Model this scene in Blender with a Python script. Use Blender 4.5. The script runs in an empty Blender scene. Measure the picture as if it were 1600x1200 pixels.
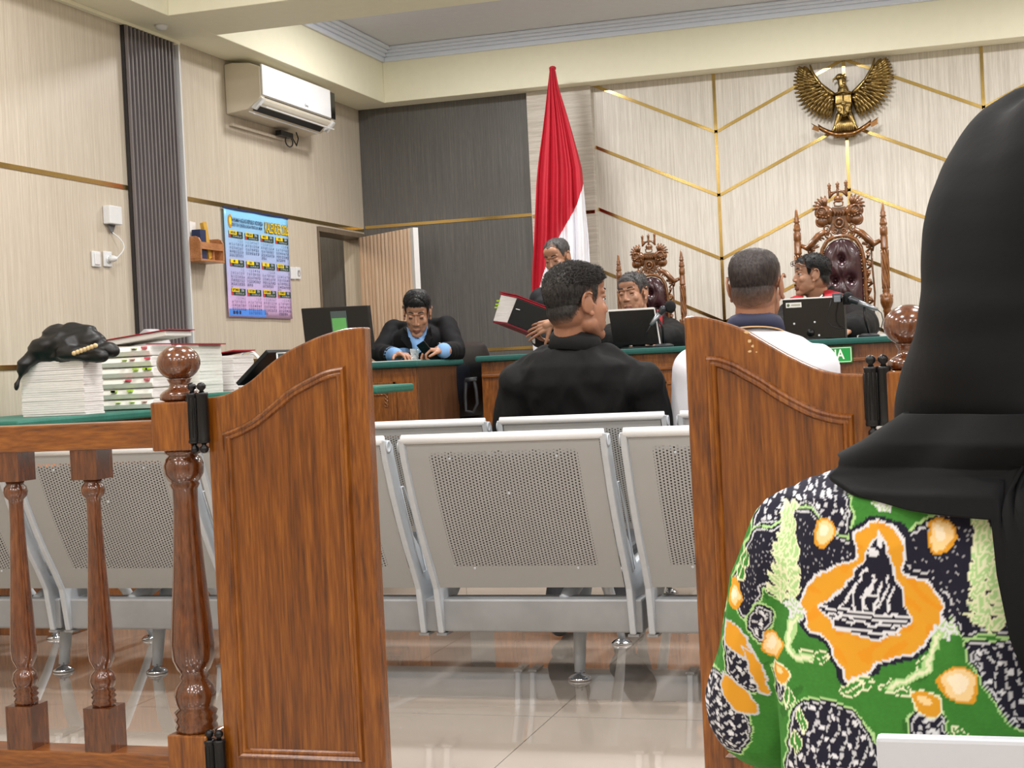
import bpy, bmesh, math, random
import numpy as np
from mathutils import Vector, Matrix, noise, Euler
random.seed(7)
scene = bpy.context.scene
COL = scene.collection

# ---------------------------------------------------------------- camera
F_PX, CAM_H = 2350.0, 0.93
YAW, PITCH, ROLL = math.radians(17.108), math.radians(-0.795), math.radians(-2.74)
_cy, _sy = math.cos(YAW), math.sin(YAW)
fwd = Vector((-_sy*math.cos(PITCH), _cy*math.cos(PITCH), math.sin(PITCH)))
_r = Vector((_cy, _sy, 0)); _u = _r.cross(fwd)
rgt = _r*math.cos(ROLL) + _u*math.sin(ROLL)
upv = -_r*math.sin(ROLL) + _u*math.cos(ROLL)
cam_d = bpy.data.cameras.new('camera'); cam = bpy.data.objects.new('camera', cam_d); COL.objects.link(cam)
cam_d.sensor_width = 36; cam_d.lens = F_PX/1600*36; cam_d.clip_start = .05
M = Matrix((( rgt.x, upv.x, -fwd.x, 0), (rgt.y, upv.y, -fwd.y, 0), (rgt.z, upv.z, -fwd.z, CAM_H), (0,0,0,1)))
cam.matrix_world = M
scene.camera = cam

# ---------------------------------------------------------------- world, lights, exposure
scene.view_settings.view_transform = 'Standard'; scene.view_settings.look = 'None'
scene.view_settings.gamma = 1; scene.view_settings.exposure = -0.08
world = bpy.data.worlds.new('world'); scene.world = world; world.use_nodes = True
world.node_tree.nodes['Background'].inputs[0].default_value = (1, .95, .9, 1)
world.node_tree.nodes['Background'].inputs[1].default_value = .3
def area(name, loc, w, h, power, color=(1, .972, .95), rot=(0, 0, 0)):
    l = bpy.data.lights.new(name, 'AREA'); l.shape = 'RECTANGLE'; l.size = w; l.size_y = h
    l.energy = power; l.color = color
    o = bpy.data.objects.new(name, l); o.location = loc; o.rotation_euler = rot; COL.objects.link(o); return o
SOF, CEIL = 2.655, 3.0
# square ceiling panels set flush in the coffer ceilings
for x in (-2.6, -.9, .8, 2.4):
    area('panel_light', (x, 7.75, CEIL-.02), .3, .3, 36)
for x in (-2.7, -1.1, .5, 2.2):
    for y in (5.0, 3.4):
        area('panel_light', (x, y, CEIL-.02), .3, .3, 30)
    for y in (1.6, -.4, -2.2):
        area('panel_light', (x, y, CEIL-.02), .3, .3, 26)

# ---------------------------------------------------------------- helpers
def px(x, y, Y):
    "point on the plane y = Y seen at photograph pixel (x, y)"
    d = fwd + rgt*((x-800)/F_PX) - upv*((y-600)/F_PX)
    return Vector((0, 0, CAM_H)) + d*(Y/d.y)
def pxx(x, y, X):
    d = fwd + rgt*((x-800)/F_PX) - upv*((y-600)/F_PX)
    return Vector((0, 0, CAM_H)) + d*(X/d.x)
def pxz(x, y, Z):
    d = fwd + rgt*((x-800)/F_PX) - upv*((y-600)/F_PX)
    return Vector((0, 0, CAM_H)) + d*((Z-CAM_H)/d.z)
def V(*a): return Vector(a)
def C(r, g, b):
    f = lambda c: (c/255/12.92) if c/255 <= .04045 else ((c/255+.055)/1.055)**2.4
    return (f(r), f(g), f(b), 1)

class MB:
    "collects shapes; build() links them as one mesh object"
    def __init__(s): s.v = []; s.f = []; s.m = []; s.s = []
    def add(s, vs, fs, mi=0, sm=False):
        n = len(s.v); s.v += [Vector(v) for v in vs]
        for f in fs: s.f.append([n+i for i in f]); s.m.append(mi); s.s.append(sm)
        return s
    def box(s, c, d, R=None, mi=0):
        vs = []
        for z in (-.5, .5):
            for x, y in ((-.5, -.5), (.5, -.5), (.5, .5), (-.5, .5)):
                p = Vector((x*d[0], y*d[1], z*d[2]))
                if R: p = R @ p
                vs.append(Vector(c)+p)
        return s.add(vs, [(0,3,2,1),(4,5,6,7),(0,1,5,4),(1,2,6,5),(2,3,7,6),(3,0,4,7)], mi)
    def bb(s, x0, x1, y0, y1, z0, z1, mi=0):
        return s.box(((x0+x1)/2, (y0+y1)/2, (z0+z1)/2), (x1-x0, y1-y0, z1-z0), None, mi)
    def lathe(s, prof, base=(0,0,0), axis=(0,0,1), seg=28, mi=0, sm=True, sq=None):
        ax = Vector(axis).normalized(); a = ax.orthogonal().normalized(); b = ax.cross(a)
        if abs(ax.z) > .99: a = V(1,0,0); b = V(0,1,0)*(1 if ax.z > 0 else -1)
        vs = []; n = len(prof); B = Vector(base)
        for r, z in prof:
            for k in range(seg):
                t = 2*math.pi*k/seg; vs.append(B + ax*z + (a*math.cos(t)+b*math.sin(t))*max(r, 1e-5))
        fs = [(i*seg+k, i*seg+(k+1)%seg, (i+1)*seg+(k+1)%seg, (i+1)*seg+k) for i in range(n-1) for k in range(seg)]
        fs.append(tuple(range(seg))[::-1]); fs.append(tuple((n-1)*seg+k for k in range(seg)))
        return s.add(vs, fs, mi, sm)
    def cap(s, a, b, ra, rb=None, seg=16, rings=5, mi=0):
        rb = ra if rb is None else rb; a = Vector(a); b = Vector(b); L = (b-a).length
        prof = [(ra*math.sin(t), -ra*math.cos(t)) for t in [math.pi/2*i/rings for i in range(rings+1)]]
        prof += [(rb*math.cos(t), L+rb*math.sin(t)) for t in [math.pi/2*i/rings for i in range(rings+1)]]
        return s.lathe(prof, a, (b-a) if L > 1e-6 else (0,0,1), seg, mi)
    def ell(s, c, r, R=None, seg=24, rings=14, mi=0):
        vs = []; c = Vector(c)
        if not hasattr(r, '__len__'): r = (r, r, r)
        for i in range(rings+1):
            t = math.pi*i/rings
            for k in range(seg):
                p = 2*math.pi*k/seg
                q = Vector((r[0]*max(math.sin(t),1e-4)*math.cos(p), r[1]*max(math.sin(t),1e-4)*math.sin(p), -r[2]*math.cos(t)))
                if R: q = R @ q
                vs.append(c+q)
        fs = [(i*seg+k, i*seg+(k+1)%seg, (i+1)*seg+(k+1)%seg, (i+1)*seg+k) for i in range(rings) for k in range(seg)]
        fs.append(tuple(range(seg))[::-1]); fs.append(tuple(rings*seg+k for k in range(seg)))
        return s.add(vs, fs, mi, True)
    def tube(s, pts, r, seg=10, mi=0, closed=False, flat=1.0, up=None):
        pts = [Vector(p) for p in pts]; n = len(pts)
        rr = r if hasattr(r, '__len__') else [r]*n
        vs = []; prev = Vector(up) if up else None
        for i, p in enumerate(pts):
            if closed: t = pts[(i+1) % n]-pts[i-1]
            else: t = pts[min(i+1, n-1)]-pts[max(i-1, 0)]
            t.normalize()
            a = prev - t*prev.dot(t) if prev is not None else t.orthogonal()
            if a.length < 1e-6: a = t.orthogonal()
            a.normalize(); prev = a if not up else Vector(up); b = t.cross(a)
            for k in range(seg):
                q = 2*math.pi*k/seg; vs.append(p + a*math.cos(q)*rr[i]*flat + b*math.sin(q)*rr[i])
        m = n if closed else n-1
        fs = [(i*seg+k, i*seg+(k+1)%seg, ((i+1)%n)*seg+(k+1)%seg, ((i+1)%n)*seg+k) for i in range(m) for k in range(seg)]
        if not closed: fs.append(tuple(range(seg))[::-1]); fs.append(tuple((n-1)*seg+k for k in range(seg)))
        return s.add(vs, fs, mi, True)
    def prism(s, pts, d, mi=0, sm=False):
        "pts: closed 3D outline (planar), d: extrusion vector"
        n = len(pts); d = Vector(d); A = [Vector(p) for p in pts]
        fs = [tuple(range(n))[::-1], tuple(range(n, 2*n))] + [(i, (i+1)%n, n+(i+1)%n, n+i) for i in range(n)]
        return s.add(A+[p+d for p in A], fs, mi, sm)
    def loft(s, secs, mi=0, seg=28, e=2.0):
        "secs: (center, rx, ry, yaw) ellipses with horizontal planes, closed at both ends"
        vs = []
        for c, rx, ry, yaw in secs:
            for k in range(seg):
                t = 2*math.pi*k/seg; cx = math.cos(t); sx = math.sin(t)
                X = rx*math.copysign(abs(cx)**(2/e), cx); Y = ry*math.copysign(abs(sx)**(2/e), sx)
                vs.append(Vector(c)+V(X*math.cos(yaw)-Y*math.sin(yaw), X*math.sin(yaw)+Y*math.cos(yaw), 0))
        n = len(secs)
        fs = [(i*seg+k, i*seg+(k+1)%seg, (i+1)*seg+(k+1)%seg, (i+1)*seg+k) for i in range(n-1) for k in range(seg)]
        fs.append(tuple(range(seg))[::-1]); fs.append(tuple((n-1)*seg+k for k in range(seg)))
        return s.add(vs, fs, mi, True)
    def grid(s, P, mi=0, sm=True, mfun=None):
        "P[i][j] points"
        n, m = len(P), len(P[0]); base = len(s.v)
        s.v += [Vector(p) for row in P for p in row]
        for i in range(n-1):
            for j in range(m-1):
                s.f.append([base+i*m+j, base+i*m+j+1, base+(i+1)*m+j+1, base+(i+1)*m+j]); s.m.append(mfun(i, j) if mfun else mi); s.s.append(sm)
        return s
    def join(s, o, f=None, mi=None):
        n = len(s.v); s.v += [f(v) if f else v.copy() for v in o.v]; s.f += [[n+i for i in q] for q in o.f]
        s.m += o.m if mi is None else [mi]*len(o.m); s.s += o.s; return s
    def mesh(s, name='m', off=V(0,0,0)):
        me = bpy.data.meshes.new(name); me.from_pydata([v-off for v in s.v], [], s.f)
        me.polygons.foreach_set('material_index', s.m); me.polygons.foreach_set('use_smooth', s.s); me.update(); return me
    def build(s, name, mats, parent=None, bevel=0, fixn=True, thick=0, **kw):
        org = WL[parent.name] if parent else V(0,0,0)
        if not parent and s.v:
            lo = V(min(v.x for v in s.v), min(v.y for v in s.v), min(v.z for v in s.v)); hi = V(max(v.x for v in s.v), max(v.y for v in s.v), max(v.z for v in s.v))
            org = V((lo.x+hi.x)/2, (lo.y+hi.y)/2, lo.z)
        me = s.mesh(name, org)
        if fixn:
            bm = bmesh.new(); bm.from_mesh(me); bmesh.ops.recalc_face_normals(bm, faces=bm.faces); bm.to_mesh(me); bm.free()
        o = bpy.data.objects.new(name, me); COL.objects.link(o)
        for m in (mats if isinstance(mats, (list, tuple)) else [mats]): me.materials.append(m)
        if parent: o.parent = parent
        else: o.location = org
        WL[o.name] = org.copy()
        if thick:
            so = o.modifiers.new('s', 'SOLIDIFY'); so.thickness = thick; so.offset = 0
        if bevel:
            b = o.modifiers.new('b', 'BEVEL'); b.width = bevel; b.segments = 2; b.limit_method = 'ANGLE'; b.angle_limit = math.radians(35)
        tag(o, **kw); return o
WL = {}
def tag(o, label=None, cat=None, group=None, kind=None):
    if label: o['label'] = label
    if cat: o['category'] = cat
    if group: o['group'] = group
    if kind: o['kind'] = kind
    return o
def empty(name, loc, label, cat, group=None):
    o = bpy.data.objects.new(name, None); o.empty_display_size = .1; COL.objects.link(o); o.location = loc
    WL[o.name] = Vector(loc); return tag(o, label, cat, group)
def copy_tree(o, parent=None, off=None):
    c = o.copy(); COL.objects.link(c)
    if parent: c.parent = parent
    elif off is not None: c.location = o.location + off
    for ch in list(o.children): copy_tree(ch, c)
    return c
def voxel(mb, size, smooth=4, fac=.5):
    "fuse the collected shapes into one continuous skin"
    me = mb.mesh('tmp'); o = bpy.data.objects.new('tmp', me); COL.objects.link(o)
    m = o.modifiers.new('r', 'REMESH'); m.mode = 'VOXEL'; m.voxel_size = size; m.use_smooth_shade = True
    if smooth:
        k = o.modifiers.new('k', 'SMOOTH'); k.factor = fac; k.iterations = smooth
    dg = bpy.context.evaluated_depsgraph_get(); ev = o.evaluated_get(dg)
    r = bpy.data.meshes.new_from_object(ev)
    out = MB(); n = len(r.vertices); co = np.empty(n*3); r.vertices.foreach_get('co', co); nm = np.empty(n*3)
    r.vertices.foreach_get('normal', nm)
    out.v = [Vector(c) for c in co.reshape(-1, 3)]; out.f = [list(p.vertices) for p in r.polygons]
    out.m = [0]*len(out.f); out.s = [True]*len(out.f); out.n = [Vector(c) for c in nm.reshape(-1, 3)]
    bpy.data.objects.remove(o); bpy.data.meshes.remove(me); bpy.data.meshes.remove(r)
    return out
def wrinkle(mb, amp=.004, sc=(9, 9, 5), seed=0, wh=None):
    for i, v in enumerate(mb.v):
        p = V(v.x*sc[0]+seed, v.y*sc[1], v.z*sc[2])
        w = noise.noise(p + noise.noise_vector(p*1.3)*.8)
        w2 = 1-abs(noise.noise(p*2.1+V(5,5,5)))*2
        a = amp if wh is None else amp*wh(v)
        mb.v[i] = v + mb.n[i]*(a*(w*1.2 + w2*.5))
    return mb

# ---------------------------------------------------------------- materials
def nt(name):
    m = bpy.data.materials.new(name); m.use_nodes = True; t = m.node_tree; b = t.nodes['Principled BSDF']; return m, t, b
def plain(name, col, rough=.5, metal=0, noise_amt=.06, nscale=20, bump=0, coat=0, spec=.5, alpha=1, trans=0, stretch=(1,1,1), emit=None):
    m, t, b = nt(name); b.inputs['Roughness'].default_value = rough; b.inputs['Metallic'].default_value = metal
    b.inputs['Coat Weight'].default_value = coat; b.inputs['Specular IOR Level'].default_value = spec
    b.inputs['Transmission Weight'].default_value = trans; b.inputs['Alpha'].default_value = alpha
    tc = t.nodes.new('ShaderNodeTexCoord'); mp = t.nodes.new('ShaderNodeMapping'); t.links.new(tc.outputs['Object'], mp.inputs[0])
    mp.inputs['Scale'].default_value = stretch
    n = t.nodes.new('ShaderNodeTexNoise'); n.inputs['Scale'].default_value = nscale; n.inputs['Detail'].default_value = 6; t.links.new(mp.outputs[0], n.inputs[0])
    r = t.nodes.new('ShaderNodeValToRGB'); c = col
    r.color_ramp.elements[0].position = .3; r.color_ramp.elements[1].position = .7
    r.color_ramp.elements[0].color = tuple(x*(1-noise_amt) for x in c[:3])+(1,); r.color_ramp.elements[1].color = tuple(min(1, x*(1+noise_amt)) for x in c[:3])+(1,)
    t.links.new(n.outputs[0], r.inputs[0]); t.links.new(r.outputs[0], b.inputs['Base Color'])
    if bump:
        bp = t.nodes.new('ShaderNodeBump'); bp.inputs['Strength'].default_value = bump; bp.inputs['Distance'].default_value = .005
        t.links.new(n.outputs[0], bp.inputs['Height']); t.links.new(bp.outputs[0], b.inputs['Normal'])
    return m
def grain(name, c1, c2, c3, stretch, rough=.3, coat=0, bump=.05, scale=3.0, warp=.6, lo=.35, hi=.65):
    "wood or laminate: stretched noise streaks"
    m, t, b = nt(name); b.inputs['Roughness'].default_value = rough; b.inputs['Coat Weight'].default_value = coat; b.inputs['Coat Roughness'].default_value = .12
    tc = t.nodes.new('ShaderNodeTexCoord'); mp = t.nodes.new('ShaderNodeMapping'); t.links.new(tc.outputs['Object'], mp.inputs[0]); mp.inputs['Scale'].default_value = stretch
    n = t.nodes.new('ShaderNodeTexNoise'); n.inputs['Scale'].default_value = scale; n.inputs['Detail'].default_value = 7; n.inputs['Roughness'].default_value = .62; n.inputs['Distortion'].default_value = warp
    t.links.new(mp.outputs[0], n.inputs[0])
    mp2 = t.nodes.new('ShaderNodeMapping'); t.links.new(tc.outputs['Object'], mp2.inputs[0]); mp2.inputs['Scale'].default_value = tuple(x*5 for x in stretch)
    n2 = t.nodes.new('ShaderNodeTexNoise'); n2.inputs['Scale'].default_value = scale*1.5; n2.inputs['Detail'].default_value = 4; t.links.new(mp2.outputs[0], n2.inputs[0])
    ad = t.nodes.new('ShaderNodeMath'); ad.operation = 'MULTIPLY_ADD'; ad.inputs[1].default_value = .45; t.links.new(n2.outputs[0], ad.inputs[0])
    sc = t.nodes.new('ShaderNodeMath'); sc.operation = 'MULTIPLY'; sc.inputs[1].default_value = .55; t.links.new(n.outputs[0], sc.inputs[0]); t.links.new(sc.outputs[0], ad.inputs[2])
    r = t.nodes.new('ShaderNodeValToRGB'); e = r.color_ramp.elements; e[0].position = lo; e[1].position = hi; e[0].color = c1; e[1].color = c3
    x = r.color_ramp.elements.new((lo+hi)/2); x.color = c2
    t.links.new(ad.outputs[0], r.inputs[0]); t.links.new(r.outputs[0], b.inputs['Base Color'])
    bp = t.nodes.new('ShaderNodeBump'); bp.inputs['Strength'].default_value = bump; bp.inputs['Distance'].default_value = .003
    t.links.new(ad.outputs[0], bp.inputs['Height']); t.links.new(bp.outputs[0], b.inputs['Normal'])
    return m
WD = (C(74,36,7), C(114,62,12), C(142,85,24))
MT = dict(
 wall=grain('laminate_beige', C(184,172,154), C(196,185,168), C(209,199,183), (26,26,.45), .42, 0, .05, 4, .1, .38, .62),
 wallback=grain('laminate_cream', C(190,183,172), C(207,201,191), C(222,217,208), (26,26,.45), .35, 0, .05, 4, .1, .38, .62),
 pillar=grain('laminate_cream_horizontal', C(180,172,160), C(199,192,181), C(216,210,200), (.6,.6,22), .4, 0, .05, 4, .1, .38, .62),
 gray=grain('laminate_charcoal', C(78,78,78), C(95,94,92), C(114,112,108), (40,40,.5), .38, 0, .08, 4, .1, .36, .64),
 brown=grain('laminate_brown', C(92,80,68), C(112,99,84), C(128,114,98), (30,30,.5), .4, 0, .05, 4, .1),
 cream=plain('cream_paint', C(244,241,216), .6, noise_amt=.015),
 cream_shaded=plain('cream_paint_shaded', C(226,214,178), .65, noise_amt=.015),  # cream paint with the underside's shade put into the colour
 ceil=plain('ceiling_paint', C(212,214,220), .7, noise_amt=.02),
 cornice=plain('cornice_plaster', C(228,236,250), .55, noise_amt=.01),
 gold=plain('gold_strip', C(192,164,104), .14, 1, .03),
 brass=plain('antique_brass', C(146,124,78), .27, 1, .5, 30, .3),
 wood=grain('teak_vertical', *WD, (9,9,.8), .26, .35, .05, 3, .9),
 woodx=grain('teak_horizontal', *WD, (1.1,9,9), .28, .5, .06, 3, 1.1),
 woody=grain('teak_depth', *WD, (9,1.1,9), .28, .5, .06, 3, 1.1),
 turned=grain('turned_teak', C(52,22,8), C(84,42,17), C(110,62,28), (9,9,1.2), .2, .8, .05, 3, .9),
 carved=plain('carved_teak', C(112,68,32), .24, 0, .5, 40, .15, .6),
 chairpost=grain('chair_post_wood', C(84,48,22), C(122,74,36), C(156,104,56), (9,9,1.2), .2, .8, .05, 3, .9),
 desk=grain('desk_wood', C(80,42,12), C(118,68,22), C(144,88,34), (7,7,1.2), .35, .3, .05, 3, 1.4),
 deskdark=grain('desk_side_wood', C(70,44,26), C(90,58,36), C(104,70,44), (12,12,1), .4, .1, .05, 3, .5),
 green=plain('green_cloth', C(22,84,78), .75, 0, .08, 60, .1),
 green_l=plain('green_vinyl', C(36,104,90), .55, 0, .08, 60, .1),
 metal=plain('silver_powder_coat', C(168,170,172), .42, .15, .04, 60, .02),
 metal_l=plain('light_silver_frame', C(184,190,196), .36, .12, .03, 60),
 beam=plain('grey_beam_steel', C(146,148,150), .42, .25, .08, 12),
 chrome=plain('chrome', C(215,220,228), .08, 1, .02),
 white=plain('white_plastic', C(222,224,226), .35, 0, .01),
 wtrim=plain('white_aluminium', C(236,238,240), .25, .3, .01),
 black=plain('black_plastic', C(16,17,20), .38, 0, .1),
 screen=plain('black_gloss', C(8,9,12), .16, 0, .05),
 dark=plain('dark_rubber', C(38,40,44), .6, 0, .1),
 iron=plain('black_iron', C(22,22,24), .32, .4, .2, 40),
 leather=plain('oxblood_leather', C(58,30,36), .22, 0, .2, 30, .15, .3),
 blackleather=plain('black_leather', C(26,30,38), .3, 0, .1, 40, .1),
 paper=plain('paper', C(236,232,228), .8, 0, .03, 6),
 paperedge=grain('paper_edges', C(196,190,190), C(226,221,219), C(244,240,238), (1.5,1.5,60), .8, 0, .3, 4, .1, .3, .6),
 foldpaper=grain('folder_edges', C(206,208,200), C(232,232,224), C(246,244,238), (1.2,1.2,40), .7, 0, .3, 4, .1, .3, .6),
 red=plain('red_cloth', C(176,16,34), .6, 0, .1, 30, .1),
 redcard=plain('red_card', C(168,22,44), .6, 0, .1, 30),
 bookred=plain('maroon_card', C(120,18,36), .6, 0, .1, 30),
 flagred=plain('flag_red', C(180,20,42), .65, 0, .05, 30, .05),
 flagwhite=plain('flag_white', C(232,232,238), .65, 0, .02, 30, .05),
 robe=plain('black_satin', C(10,10,11), .45, 0, .3, 20, .1),
 lime=plain('lime_tab', C(176,220,40), .6, 0, .05),
 pink=plain('pink_tab', C(226,90,110), .6, 0, .05),
 skyblue=plain('blue_tape', C(120,180,210), .6, 0, .05),
 orange=plain('orange_fabric', C(240,128,30), .7, 0, .05),
 signgreen=plain('sign_green', C(10,150,62), .5, 0, .03),
 signwhite=plain('sign_white', C(232,244,232), .5, 0, .02),
 notegreen=plain('green_note', C(96,168,92), .5, 0, .06),
 navy=plain('navy_fabric', C(34,38,66), .7, 0, .1),
 navycard=plain('navy_card', C(34,46,84), .5, 0, .1),
 goldcard=plain('gold_card', C(206,160,60), .5, 0, .2),
 shelfwood=grain('shelf_wood', C(150,94,52), C(176,118,74), C(192,136,92), (6,1.2,6), .4, .1, .04, 3, .8),
 greyfab=plain('light_grey_fabric', C(190,188,192), .8, 0, .04, 60, .1),
)
def doorlam():
    "glossy beige door laminate, reflections painted in as pale streaks"
    return grain('door_laminate_painted_reflection', C(200,160,128), C(232,202,174), C(246,226,206), (34,34,.3), .18, .3, .05, 5, .05, .4, .6)  # lighter tones stand in for light reflected off the door leaf
MT['door'] = doorlam()
def glassm():
    m, t, b = nt('clear_acrylic'); b.inputs['Transmission Weight'].default_value = .9; b.inputs['Roughness'].default_value = .05; b.inputs['Alpha'].default_value = .35
    b.inputs['Base Color'].default_value = C(210,220,226); return m
MT['acrylic'] = glassm()
def floorm():
    m, t, b = nt('polished_floor_tiles'); N = t.nodes.new; L = t.links.new
    tc = N('ShaderNodeTexCoord'); mp = N('ShaderNodeMapping'); L(tc.outputs['Object'], mp.inputs[0]); mp.inputs['Location'].default_value = (FLX, FLY, 0)
    br = N('ShaderNodeTexBrick'); br.offset = 0; br.inputs['Scale'].default_value = 1; br.inputs['Brick Width'].default_value = .622; br.inputs['Row Height'].default_value = .622
    br.inputs['Mortar Size'].default_value = .0016; br.inputs['Color1'].default_value = C(192,180,167); br.inputs['Color2'].default_value = C(188,176,163); br.inputs['Mortar'].default_value = C(120,108,98)
    L(mp.outputs[0], br.inputs[0]); n = N('ShaderNodeTexNoise'); n.inputs['Scale'].default_value = 1.4; n.inputs['Detail'].default_value = 5; L(tc.outputs['Object'], n.inputs[0])
    mx = N('ShaderNodeMixRGB'); mx.blend_type = 'MULTIPLY'; mx.inputs[0].default_value = .12; L(br.outputs[0], mx.inputs[1]); L(n.outputs[0], mx.inputs[2]); L(mx.outputs[0], b.inputs['Base Color'])
    b.inputs['Roughness'].default_value = .045; b.inputs['Specular IOR Level'].default_value = .8; b.inputs['Coat Weight'].default_value = 1; b.inputs['Coat IOR'].default_value = 1.9; b.inputs['Coat Roughness'].default_value = .02; return m
FLX, FLY = 1.095, .05
MT['floor'] = floorm()
def perfm(name, col, rot=0):
    "powder-coated sheet with staggered round holes, in the panel's own x (width) and z (height)"
    m, t, b = nt(name); N = t.nodes.new; L = t.links.new
    b.inputs['Base Color'].default_value = col; b.inputs['Roughness'].default_value = .42; b.inputs['Metallic'].default_value = .12
    tc = N('ShaderNodeTexCoord'); sp = N('ShaderNodeSeparateXYZ'); L(tc.outputs['UV'], sp.inputs[0])
    def mth(op, a, c=None, k=None):
        q = N('ShaderNodeMath'); q.operation = op
        for i, s_ in enumerate((a, c, k)):
            if s_ is None: continue
            if isinstance(s_, (int, float)): q.inputs[i].default_value = s_
            else: L(s_, q.inputs[i])
        return q.outputs[0]
    P = .0190
    def dots(ox, oy):
        u = mth('SUBTRACT', mth('FRACT', mth('ADD', mth('DIVIDE', sp.outputs[0], P), ox+50)), .5)
        v = mth('SUBTRACT', mth('FRACT', mth('ADD', mth('DIVIDE', sp.outputs[1], .0088), oy+50)), .5)
        v = mth('MULTIPLY', v, .0088/.019)
        return mth('LESS_THAN', mth('ADD', mth('MULTIPLY', u, u), mth('MULTIPLY', v, v)), .128**2)
    d = mth('MAXIMUM', dots(0, 0), dots(.5, .5))
    inx = mth('MULTIPLY', mth('LESS_THAN', mth('ABSOLUTE', sp.outputs[0]), .208), mth('LESS_THAN', mth('ABSOLUTE', mth('SUBTRACT', sp.outputs[1], .006)), .187))
    d = mth('MULTIPLY', d, inx)
    tr = N('ShaderNodeBsdfTransparent'); mx = N('ShaderNodeMixShader'); L(d, mx.inputs[0]); L(b.outputs[0], mx.inputs[1]); L(tr.outputs[0], mx.inputs[2])
    L(mx.outputs[0], t.nodes['Material Output'].inputs[0]); return m
MT['perf'] = perfm('perforated_sheet', C(158,159,158))
def skinm(name, col):
    m = plain(name, col, .48, 0, .08, 25, .04); b = m.node_tree.nodes['Principled BSDF']
    b.inputs['Subsurface Weight'].default_value = .12; b.inputs['Subsurface Radius'].default_value = (.01, .004, .002); return m
def hairm(name, c1):
    m = plain(name, c1, .5, 0, .6, 130, .8, stretch=(1,1,.35), spec=.3); t = m.node_tree; b = t.nodes['Principled BSDF']
    a = t.nodes.new('ShaderNodeVertexColor'); a.layer_name = 'fade'; mx = t.nodes.new('ShaderNodeMixRGB'); mx.inputs[2].default_value = C(138,100,78)
    src = b.inputs['Base Color'].links[0].from_socket; t.links.new(src, mx.inputs[1])
    k = t.nodes.new('ShaderNodeMath'); k.operation = 'MULTIPLY'; k.inputs[1].default_value = .75; t.links.new(a.outputs[0], k.inputs[0]); t.links.new(k.outputs[0], mx.inputs[0]); t.links.new(mx.outputs[0], b.inputs['Base Color'])
    return m
# ================================================================ ROOM
XW, YW = -3.84, 9.30            # left wall surface, back wall surface
def structure(mb, name, m, **k): return mb.build(name, m, kind='structure', **k)
structure(MB().bb(-4.6, 4.6, -3.2, 9.6, -.1, 0), 'floor', MT['floor'])
DY0, DY1, DZ = 8.54, 9.27, 1.80
w = MB().bb(XW-.14, XW, -3.2, DY0, 0, CEIL+.05).bb(XW-.14, XW, DY0, DY1, DZ+.03, CEIL+.05).bb(XW-.14, XW, DY1, YW, 0, CEIL+.05)
structure(w, 'wall_left', MT['wall'])
structure(MB().bb(XW-.9, -2.66, YW, YW+.15, 0, CEIL+.05), 'wall_back_charcoal', MT['gray'])
structure(MB().bb(-2.66, 4.5, YW, YW+.15, 0, CEIL+.05), 'wall_back', MT['wallback'])
structure(MB().bb(-2.66, -2.24, YW-.05, YW-.001, .2, SOF-.001), 'wall_back_pillar', MT['pillar'])
structure(MB().bb(4.3, 4.45, -3.2, YW-.001, 0, CEIL+.05), 'wall_right', MT['wall'])
structure(MB().bb(XW, 4.3, -3.2, -3.05, 0, CEIL+.05), 'wall_rear', MT['wall'])
structure(MB().bb(XW-.9, 4.5, -3.2, YW+.15, CEIL+.051, CEIL+.1).bb(XW, 4.3, -3.2, YW-.001, CEIL, CEIL+.05), 'ceiling', MT['ceil'])
# lowered border and beams round the ceiling recesses
x0, x1 = XW+.001, 4.299
sf = MB().bb(x0, -3.585, -3.04, YW-.002, SOF, CEIL).bb(3.9, x1, -3.04, YW-.002, SOF, CEIL)
for a, b in ((9.13, YW-.002), (6.39, 6.87), (2.2, 2.6), (-3.04, -2.8)): sf.bb(-3.585, 3.9, a, b, SOF, CEIL)
structure(sf, 'ceiling_border', MT['cream'], bevel=.004)
def cornice(xa, xb, ya, yb):
    m = MB()
    for d, z0, z1 in ((.022, CEIL-.085, CEIL-.055), (.04, CEIL-.055, CEIL-.035), (.062, CEIL-.035, CEIL-.018), (.09, CEIL-.018, CEIL-.001)):
        m.bb(xa+.001, xa+d, ya+.001, yb-.001, z0, z1).bb(xb-d, xb-.001, ya+.001, yb-.001, z0, z1)
        m.bb(xa+d, xb-d, ya+.001, ya+d, z0, z1).bb(xa+d, xb-d, yb-d, yb-.001, z0, z1)
    return m
structure(cornice(-3.585, 3.9, 6.87, 9.13), 'trim_1', MT['cornice'], bevel=.005)
structure(cornice(-3.585, 3.9, 2.6, 6.39), 'trim_2', MT['cornice'], bevel=.005)
structure(MB().bb(XW+.001, XW+.03, 4.2, 6.9, SOF-.018, SOF-.001), 'trim_3', MT['cream'])
# corridor seen through the side doorway
structure(MB().bb(XW-1.3, XW-.9, 8.0, YW+.15, 0, 2.2).bb(XW-.9, XW-.141, 8.2, 8.3, 0, 2.2).bb(XW-.9, XW-.141, 8.2, YW-.001, 2.0, 2.1), 'wall_corridor', MT['brown'])
structure(MB().bb(XW-.42, XW-.36, YW-.06, YW-.01, .2, DZ), 'trim_4', plain('dark_brown_jamb', C(66,44,34), .4))
structure(MB().bb(XW-.141, XW+.012, DY0-.0, DY0+.012, .2, DZ).bb(XW-.141, XW+.02, DY0, DY1, DZ, DZ+.03), 'door_frame', MT['brown'])
area('corridor_light', (XW-.55, 8.75, 1.98), .3, .3, 5, (1, .85, .65))
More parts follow.
